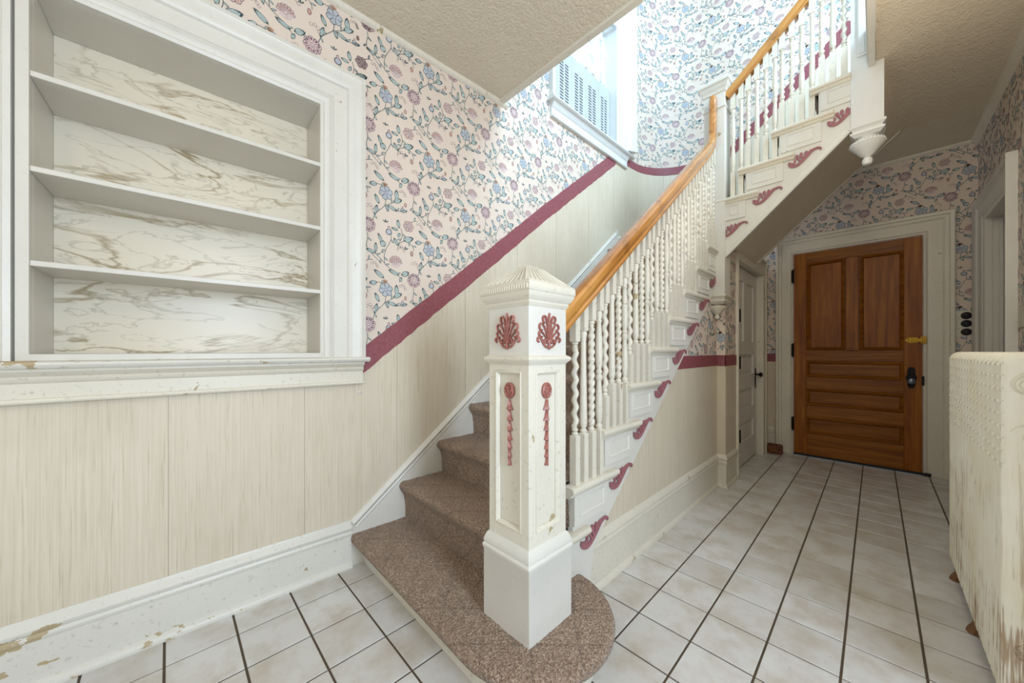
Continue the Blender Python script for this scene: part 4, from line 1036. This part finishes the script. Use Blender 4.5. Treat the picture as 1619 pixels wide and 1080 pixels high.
for (y, z) in Q:
    x0 = LW(min(max((y-.074), -.5), 3.4), .012).x+.001
    x1 = -.890
    for j in range(NXc+1):
        x = x0+(x1-x0)*j/NXc
        k = noise3(x, y, z)+rnd.uniform(-.0009, .0009)
        t.v.append((x, y-k*.8, z+k))
n_ = NXc+1
for i in range(len(Q)-1):
    for j in range(NXc): t.f.append((i*n_+j, (i+1)*n_+j, (i+1)*n_+j+1, i*n_+j+1))
t.m = [0]*len(t.f); ob('tread_carpet', t, 'carpet', car, recalc=True, ang=80)
# first step, wrapped round the bullnose
path = []
k = 0
while k < 1.0: path.append((-1.873+(.988)*k, .955-.280+.012*(1-k), 0, -1)); k += .012
for j in range(0, 61):
    a = -PI/2+PI*j/60; path.append((-.885+.280*math.cos(a), .955+.280*math.sin(a), math.cos(a), math.sin(a)))
rp = [(.0, .160), (.010, .157), (.017, .150), (.020, .141), (.0195, .131), (.015, .121), (.006, .115), (-.008, .112)]
rows_ = []; NI = 30
for (x, y, nx_, ny_) in path:
    ix, iy = (x, 1.03) if x < -.95 and ny_ < 0 and nx_ == 0 else (-.93, .99)
    if nx_ == 0 and x >= -.95: kk = min(1, (x+.95)/.07); ix = -.95+.02*kk; iy = 1.03-.04*kk
    row = []
    for m_ in range(NI): f_ = m_/NI; row.append((ix+(x-ix)*f_, iy+(y-iy)*f_, .160))
    for d_, z_ in dense(rp, .006): row.append((x+nx_*d_, y+ny_*d_, z_))
    rows_.append(row)
t = MB(); n_ = len(rows_[0])
for row in rows_:
    for (x, y, z) in row:
        k = noise3(x, y, z)+rnd.uniform(-.0011, .0011); t.v.append((x+k*.4, y-k*.4, z+k))
for i in range(len(rows_)-1):
    for j in range(n_-1): t.f.append((i*n_+j, i*n_+j+1, (i+1)*n_+j+1, (i+1)*n_+j))
t.m = [0]*len(t.f); ob('tread_carpet', t, 'carpet', car, recalc=True, ang=80)
# upper flight
P = [(-.94, NZ[11]+.012)]+step_profile([(UX[k], UZ[k-1], UZ[k]) for k in range(12, 17)])+[(.3, 3.038)]
Q = dense(P, .015); t = MB(); NXc = 30; n_ = NXc+1
for (x, z) in Q:
    for j in range(n_):
        y = 3.076+(4.13-3.076)*j/NXc; k = noise3(x, y, z)+rnd.uniform(-.001, .001); t.v.append((x-k, y, z+k))
for i in range(len(Q)-1):
    for j in range(NXc): t.f.append((i*n_+j, (i+1)*n_+j, (i+1)*n_+j+1, i*n_+j+1))
t.m = [0]*len(t.f); ob('tread_carpet', t, 'carpet', car, recalc=True, ang=80)

# ------------------------------------------------------------------ newel posts
NC = (-.868, .922)
nw = thing('newel_post', (NC[0], NC[1], .15), 'large square starting newel post with rose palmettes and bellflower drops', 'post')
t = MB(); t.square([(.111, .150), (.111, .395), (.114, .400), (.115, .410), (.110, .418), (.112, .426), (.108, .440), (.103, .452), (.097, .458)], NC); ob('plinth', t, 'paint', nw, bevel=.0015)
t = MB(); h = .0965
t.square([(h-.0115, .4552), (h-.0115, 1.0605)], NC)
for sx, sy in ((1, 1), (1, -1), (-1, 1), (-1, -1)):
    t.box(*(sorted((NC[0]+sx*h, NC[0]+sx*(h-.034)))), *(sorted((NC[1]+sy*h, NC[1]+sy*(h-.034)))), .455, 1.062)
t.square([(h-.0004, .4555), (h-.0004, .500)], NC); t.square([(h-.0004, 1.030), (h-.0004, 1.0615)], NC)
for axis in range(4):
    c_, s_ = math.cos(axis*PI/2), math.sin(axis*PI/2)
    R_ = lambda a, z, o: V3((NC[0]+c_*a-s_*(-(h+o)), NC[1]+s_*a+c_*(-(h+o)), z))
    w_ = h-.034; fr = [(R_(a, z, 0), R_(a+aa, z+az, 0)-R_(a, z, 0), R_(a, z, 1)-R_(a, z, 0)) for a, z, aa, az in ((-w_, .500, 1, 1), (w_, .500, -1, 1), (w_, 1.030, -1, -1), (-w_, 1.030, 1, -1))]
    t.sweep([(0, -.011), (0, .0015), (.004, .003), (.008, -.001), (.011, -.006), (.014, -.011)], fr, loop=True)
ob('shaft', t, 'paint_worn', nw, bevel=.001)
t = MB(); t.square([(h, 1.050), (.102, 1.058), (.109, 1.064), (.111, 1.070), (.109, 1.076), (.100, 1.081), (h, 1.084)], NC); ob('collar', t, 'paint_worn', nw, bevel=.001)
t = MB(); t.square([(h+.0005, 1.079), (h+.0005, 1.25)], NC); ob('head_block', t, 'paint', nw, bevel=.001)
t = MB(); t.square([(h, 1.242), (.100, 1.247), (.104, 1.256), (.103, 1.262), (.112, 1.272), (.118, 1.284), (.118, 1.290), (.121, 1.292), (.121, 1.312), (.119, 1.318),
                    (.110, 1.325), (.094, 1.336), (.078, 1.349), (.060, 1.366), (.042, 1.384), (.022, 1.397), (.006, 1.402), (.001, 1.402)], NC)
# bead rows and carved radial ribs on the cap
for ax in range(4):
    c_, s_ = math.cos(ax*PI/2), math.sin(ax*PI/2)
    R_ = lambda a, z, o: V3((NC[0]+c_*a+s_*o, NC[1]+s_*a-c_*o, z))
    for k in range(21):
        a = -.112+k*.0112; t.tube([R_(a, 1.296, .121), R_(a, 1.309, .121)], .0032, 6)
    for k in range(9):
        f_ = (k-4)/4.6
        t.tube([R_(f_*r_, z_+.001, r_) for r_, z_ in ((.108, 1.327), (.094, 1.337), (.078, 1.350), (.060, 1.367), (.042, 1.385))], [.002, .0036, .0036, .0030, .0015], 6)
ob('cap', t, 'paint_worn', nw, recalc=True)
zc = 1.165
for face, T in (('front', lambda s_, z_, o: (NC[0]+s_, NC[1]-h-o, zc+z_)), ('hall', lambda s_, z_, o: (NC[0]+h+o, NC[1]+s_, zc+z_))):
    t = MB(); palmette(t, T); ob('palmette', t, 'terra', nw, label='carved rose palmette')
for T in (lambda s_, z_, o: (NC[0]+s_, NC[1]-h+.011-o, .985+z_), lambda s_, z_, o: (NC[0]+h-.011+o, NC[1]+s_, .985+z_)):
    t = MB(); pendant_drop(t, T); ob('bellflower_drop', t, 'terra', nw, label='rose bellflower drop hanging from a medallion')

# landing newel
n2c = (-.874, 3.112); H2 = .0735
nl = thing('newel_post', (n2c[0], n2c[1], 1.35), 'tall white landing newel post hanging on the wall with moulded cap', 'post')
q2 = lambda z: 1.1+(z-1.1)*.952
t = MB(); t.square([(H2, q2(1.545)), (H2, 3.02)], n2c); ob('shaft', t, 'paint', nl, bevel=.002)
t = MB(); t.square([(H2, q2(3.050)), (.079, q2(3.056)), (.081, q2(3.064)), (H2, q2(3.070))], n2c); ob('collar', t, 'paint', nl, bevel=.001)
t = MB(); t.square([(H2-.001, q2(3.10)), (H2+.0005, q2(3.175)), (.080, q2(3.180)), (.084, q2(3.196)), (.086, q2(3.206)), (.092, q2(3.214)), (.098, q2(3.232)), (.100, q2(3.24)), (.109, q2(3.250)), (.111, q2(3.268)), (.095, q2(3.285)), (.05, q2(3.31)), (.001, q2(3.325))], n2c); ob('cap', t, 'paint', nl, bevel=.001)
def drop(mb, c, z, s_, sq):
    mb.square([(sq*.80, z-.066), (sq*.86, z-.060), (sq*1.04, z-.050), (sq*1.06, z-.040), (sq*.90, z-.034), (sq*.94, z-.024), (sq*1.12, z-.012), (sq*1.12, z), (sq*1.0, z+.004)], c)
def bulb(mb, c, z, r):
    mb.lathe([(r*.08, z-.152*r/.075), (r*.24, z-.147*r/.075), (r*.31, z-.132*r/.075), (r*.27, z-.117*r/.075), (r*.17, z-.110*r/.075), (r*.40, z-.095*r/.075), (r*.70, z-.066*r/.075), (r*.97, z-.042*r/.075), (r*1.0, z-.034*r/.075), (r*.93, z-.026*r/.075), (r*.70, z-.018*r/.075), (r*.62, z-.010*r/.075), (r*.68, z)], c, 24)
    for k in range(28):
        a = 2*PI*k/28; mb.tube([(c[0]+r*.97*math.cos(a), c[1]+r*.97*math.sin(a), z-.040*r/.075), (c[0]+r*.88*math.cos(a), c[1]+r*.88*math.sin(a), z-.024*r/.075)], r*.07, 5)
t = MB(); drop(t, n2c, q2(1.548), 1, H2); bulb(t, n2c, q2(1.484), .060); ob('pendant', t, 'paint_worn', nl)
# upper newel at the head of the flight
n3c = (-.036, 3.1285); H3 = .0725
nu = thing('newel_post', (n3c[0], n3c[1], 2.33), 'white newel post with turned pendant dropping below the ceiling edge', 'post')
t = MB(); t.square([(H3, 2.482), (H3, 4.10)], n3c)
ob('shaft', t, 'paint_clean', nu, bevel=.002)
t = MB(); t.box(-.081, -.038, 3.046, 3.057, 2.906, 4.0); t.box(-.075, -.046, 3.042, 3.047, 2.92, 4.0); ob('pilaster_strip', t, 'paint_clean', nu, bevel=.002)
t = MB(); t.square([(H3, 4.05), (.09, 4.07), (.11, 4.11), (.11, 4.13), (.001, 4.19)], n3c); ob('cap', t, 'paint_clean', nu, bevel=.001)
t = MB(); drop(t, n3c, 2.486, 1, H3); bulb(t, n3c, 2.424, .084); ob('pendant', t, 'paint_clean', nu)

# ------------------------------------------------------------------ balusters and rails
BW = .0155
GB = 'mixed turned balusters'
def baluster(kind, hb, ht, H):
    """hb: base block height, ht: where the top block starts, H: total"""
    m = MB(); m.square([(BW, 0), (BW, hb-.003), (BW-.003, hb)]); m.square([(BW-.003, ht), (BW, ht+.003), (BW, H)])
    L = ht-hb; R = .0150
    z = lambda f_: hb+L*f_
    if kind in 'AC':
        turns = (L/.056) if kind == 'A' else (L/.034); lobes = 1 if kind == 'A' else 2
        neck = [(.012, 0), (.015, .015), (.012, .03), (.009, .04), (.014, .055)]; top = [(.014, .93), (.009, .94), (.012, .95), (.010, .965), (.015, .98), (.012, 1)]
        prof = [(r_, z(f_)) for r_, f_ in neck]+[(R, z(.06+.86*k/96)) for k in range(97)]+[(r_, z(f_)) for r_, f_ in top]
        def rf(r_, zz, a, i):
            f_ = (zz-hb)/L
            if .06 <= f_ <= .92:
                ph = a*lobes-2*PI*turns*f_*lobes*.5 if lobes == 2 else a-2*PI*turns*f_
                return r_*(.80+.22*math.cos(ph)) if lobes == 1 else r_*(.84+.20*math.cos(ph*1.0))
            return r_
        if lobes == 1:
            P0 = len(m.v); m.lathe(prof, (0, 0), 12, lambda r_, zz, a, i: r_*.82 if .06 <= (zz-hb)/L <= .92 else r_)
            for q_ in range(P0, len(m.v)):
                x, y, zz = m.v[q_]; f_ = (zz-hb)/L
                if .06 <= f_ <= .92:
                    e = min(1, (f_-.06)/.03, (.92-f_)/.03)*.0042; m.v[q_] = (x+e*math.cos(2*PI*turns*f_), y+e*math.sin(2*PI*turns*f_), zz)
        else: m.lathe(prof, (0, 0), 14, rf)
    elif kind == 'B':
        m.lathe([(r_, z(f_)) for r_, f_ in ((.012, 0), (.0155, .015), (.0155, .03), (.010, .04), (.010, .05), (.014, .065), (.0165, .10), (.0155, .25), (.013, .6), (.0115, .86), (.0125, .88), (.0105, .895), (.013, .93), (.0155, .965), (.0155, .985), (.012, 1))], (0, 0), 14)
    else:
        m.lathe([(r_, z(f_)) for r_, f_ in ((.012, 0), (.0155, .015), (.0155, .03), (.009, .045), (.012, .07), (.0165, .14), (.0150, .28), (.0105, .40), (.0125, .415), (.0155, .43), (.0155, .45), (.010, .46), (.0150, .48), (.0150, .49), (.010, .50), (.0150, .56), (.0165, .64), (.0140, .78), (.0100, .90), (.0135, .915), (.010, .93), (.0145, .96), (.0145, .98), (.012, 1))], (0, 0), 14)
    me = m.mesh('baluster', ang=40); me.materials.append(M['paint_worn']); return me
rb = lambda y: 1.170+.777*(y-1.122)            # underside of the lower handrail
rl1 = thing('stair_railing', (-.89, 2.1, .53), 'lower stair railing with honey oak handrail and mixed twisted white balusters', 'railing')
XB = -.872; cache = {}
for k in range(3, 11):
    rn = NY[k+1]-NY[k]
    for j, kd in enumerate('ABCD'):
        y = NY[k]+.027+j*rn*.262; z0 = NZ[k]-.002; Hh = rb(y)+.02-z0; hb = .205 if (kd != 'A' or k == 3) else .150
        ht = rb(y)-.108-z0
        if y > 3.02: continue
        put('baluster', baluster(kd, hb, ht, Hh), None, rl1, loc=(XB, y, z0))
rail_prof = [(-.029, -.040), (.029, -.040), (.031, -.030), (.026, -.020), (.032, -.008), (.035, .006), (.033, .022), (.024, .034), (.010, .040), (-.010, .040), (-.024, .034), (-.033, .022), (-.035, .006), (-.032, -.008), (-.026, -.020), (-.031, -.030)]
th = math.atan(.777); XRL = -.872; path = []
def rc(y): return rb(y)+.053
pts = [(1.015, rc(1.015)), (2.0, rc(2.0)), (2.85, rc(2.85))]
pA = (2.86, rc(2.86)); pB = (3.0, 2.775)
bz = bez(pA, (2.95, rc(2.95)), (2.998, 2.69), pB, 10); line = pts+bz+[(3.003, 2.9), (3.003, 3.02), (3.005, 3.045), (3.009, 3.058)]
fr = []
for i, (y, z) in enumerate(line):
    a = line[max(i-1, 0)]; b = line[min(i+1, len(line)-1)]; tt = V3((0, b[0]-a[0], b[1]-a[1])).normalized(); qd = V3((0, -tt.z, tt.y))
    if i >= len(line)-4: tt = V3((0, 0, 1)); qd = V3((0, -1, 0))
    s_ = 1.0 if i < 3 else 1.0-.30*min(1, (i-2)/8)
    if i == len(line)-1: s_ *= .45
    elif i == len(line)-2: s_ *= .8
    fr.append((V3((XRL, y, z)), V3((1, 0, 0)), qd, s_))
t = MB(); t.sweep(rail_prof, fr); t.box(XRL-.018, XRL+.020, 3.0, 3.040, 2.985, 3.035)
ob('handrail', t, 'rail1', rl1, ang=28, label='glossy honey oak handrail ending in a vertical gooseneck')
rl2 = thing('stair_railing', (-.45, 3.22, 2.31), 'upper stair railing of twisted and turned white balusters below sloping oak handrail', 'railing')
rb2 = lambda x: 3.002+.905*(x+.7875); YR2 = 3.087
order = 'CBAD'
for k in range(12, 16):
    rn = .205
    for j in range(4):
        x = UX[k]+.027+j*rn*.262; kd = order[j] if k % 2 else 'CADB'[j]
        if x < -.785 or x > -.122: continue
        z0 = UZ[k]-.002
        put('baluster', baluster(kd, .195, rb2(x)-.10-z0, rb2(x)+.02-z0), None, rl2, loc=(x, YR2, z0))
th = math.atan(.905); up = V3((-math.sin(th), 0, math.cos(th))); c0 = lambda x: V3((x, YR2, rb2(x)+.05))
t = MB(); t.sweep(rail_prof, [(c0(-.797), V3((0, -1, 0)), up, .90), (c0(-.107), V3((0, -1, 0)), up, .92)])
ob('handrail', t, 'rail2', rl2, ang=28, label='honey oak handrail')

# ------------------------------------------------------------------ cast iron radiator
rd = thing('radiator', (.40, 2.24, 0), 'tall ornate cast iron radiator painted cream with rust streaks by the right wall', 'radiator')
RY0, RY1, NSEC = 1.71, 2.75, 16; pitch = (RY1-RY0)/NSEC; rx0, rx1 = .252, .50
m = MB()
def outline(inset):
    x0, x1, z0, z1 = rx0+inset, rx1-inset, .070+inset, 1.092-inset; r_ = .035
    P = []
    for cx, cz, a0 in ((x1-r_, z1-r_, 0), (x0+r_, z1-r_, PI/2), (x0+r_, z0+r_, PI), (x1-r_, z0+r_, 3*PI/2)):
        for k in range(6): a = a0+PI/2*k/5; P.append((cx+r_*math.cos(a), cz+r_*math.sin(a)))
    return P
hp = pitch/2
rings = [(-hp+.002, .016), (-hp+.006, .006), (-hp*.62, .0), (-hp*.32, .003), (-hp*.10, .012), (0, .014), (hp*.10, .012), (hp*.32, .003), (hp*.62, .0), (hp-.006, .006), (hp-.002, .016)]
for y, ins in rings: m.v += [(x-.376, y, z) for x, z in outline(ins)]
n_ = 24; nr = len(rings)
m.f = [(i*n_+k, i*n_+(k+1) % n_, (i+1)*n_+(k+1) % n_, (i+1)*n_+k) for i in range(nr-1) for k in range(n_)]+[tuple(range(n_)), tuple((nr-1)*n_+k for k in range(n_-1, -1, -1))]
m.m = [0]*len(m.f)
# small wave relief on the upper front of each section
for q_ in range(9):
    z = 1.055-q_*.036
    m.tube([(rx0-.376+.0045, -hp*.85, z+.012), (rx0-.376-.0005, -hp*.45, z+.004), (rx0-.376+.006, 0, z-.008), (rx0-.376-.0005, hp*.45, z+.004), (rx0-.376+.0045, hp*.85, z+.012)], [.0015, .0024, .003, .0024, .0015], 6)
secm = m.mesh('radiator_section', ang=50); secm.materials.append(M['rad'])
for k in range(NSEC): put('radiator_section', secm, None, rd, loc=(.376, RY0+(k+.5)*pitch, 0))
# near end: scroll relief
t = MB(); TE = lambda s_, z_, o: (s_, RY0+.006-o, z_)
for cx, cz, r_, dr in ((.30, 1.00, .045, 1), (.375, .93, .05, -1), (.45, 1.00, .045, 1), (.30, .86, .035, -1), (.45, .86, .035, 1), (.375, 1.04, .03, 1), (.30, .25, .04, 1), (.45, .25, .04, -1), (.375, .19, .04, 1)):
    for q_ in range(3):
        rr = r_*(1-.28*q_); flat_ribbon(t, [(cx+x*dr, cz+y) for x, y in spiral(0, 0, rr, rr*.45, .3+q_, 5.5+q_, 16)], .005, TE, .003, .004)
for q_ in range(5):
    x = .285+q_*.045; flat_ribbon(t, [(x, .32), (x+.004, .45), (x, .6), (x-.004, .78)], [.003, .006, .006, .003], TE, .003, .004)
ob('scroll_relief', t, 'rad', rd)
for y in (RY0+.06, 2.25, RY1-.05):
    for x in (rx0+.03, rx1-.03):
        s_ = -1 if x < .37 else 1; t = MB()
        t.sweep([(math.cos(2*PI*k/10), math.sin(2*PI*k/10)) for k in range(10)], [(V3((x+s_*.012, y, .001)), V3((.024, 0, 0)), V3((0, .026, 0))), (V3((x+s_*.010, y, .016)), V3((.022, 0, 0)), V3((0, .024, 0))), (V3((x, y, .04)), V3((.018, 0, 0)), V3((0, .022, 0))), (V3((x, y, .08)), V3((.020, 0, 0)), V3((0, .024, 0))), (V3((x, y, .15)), V3((.030, 0, 0)), V3((0, .028, 0)))])
        ob('foot', t, 'rust', rd, label='rusty flared foot')
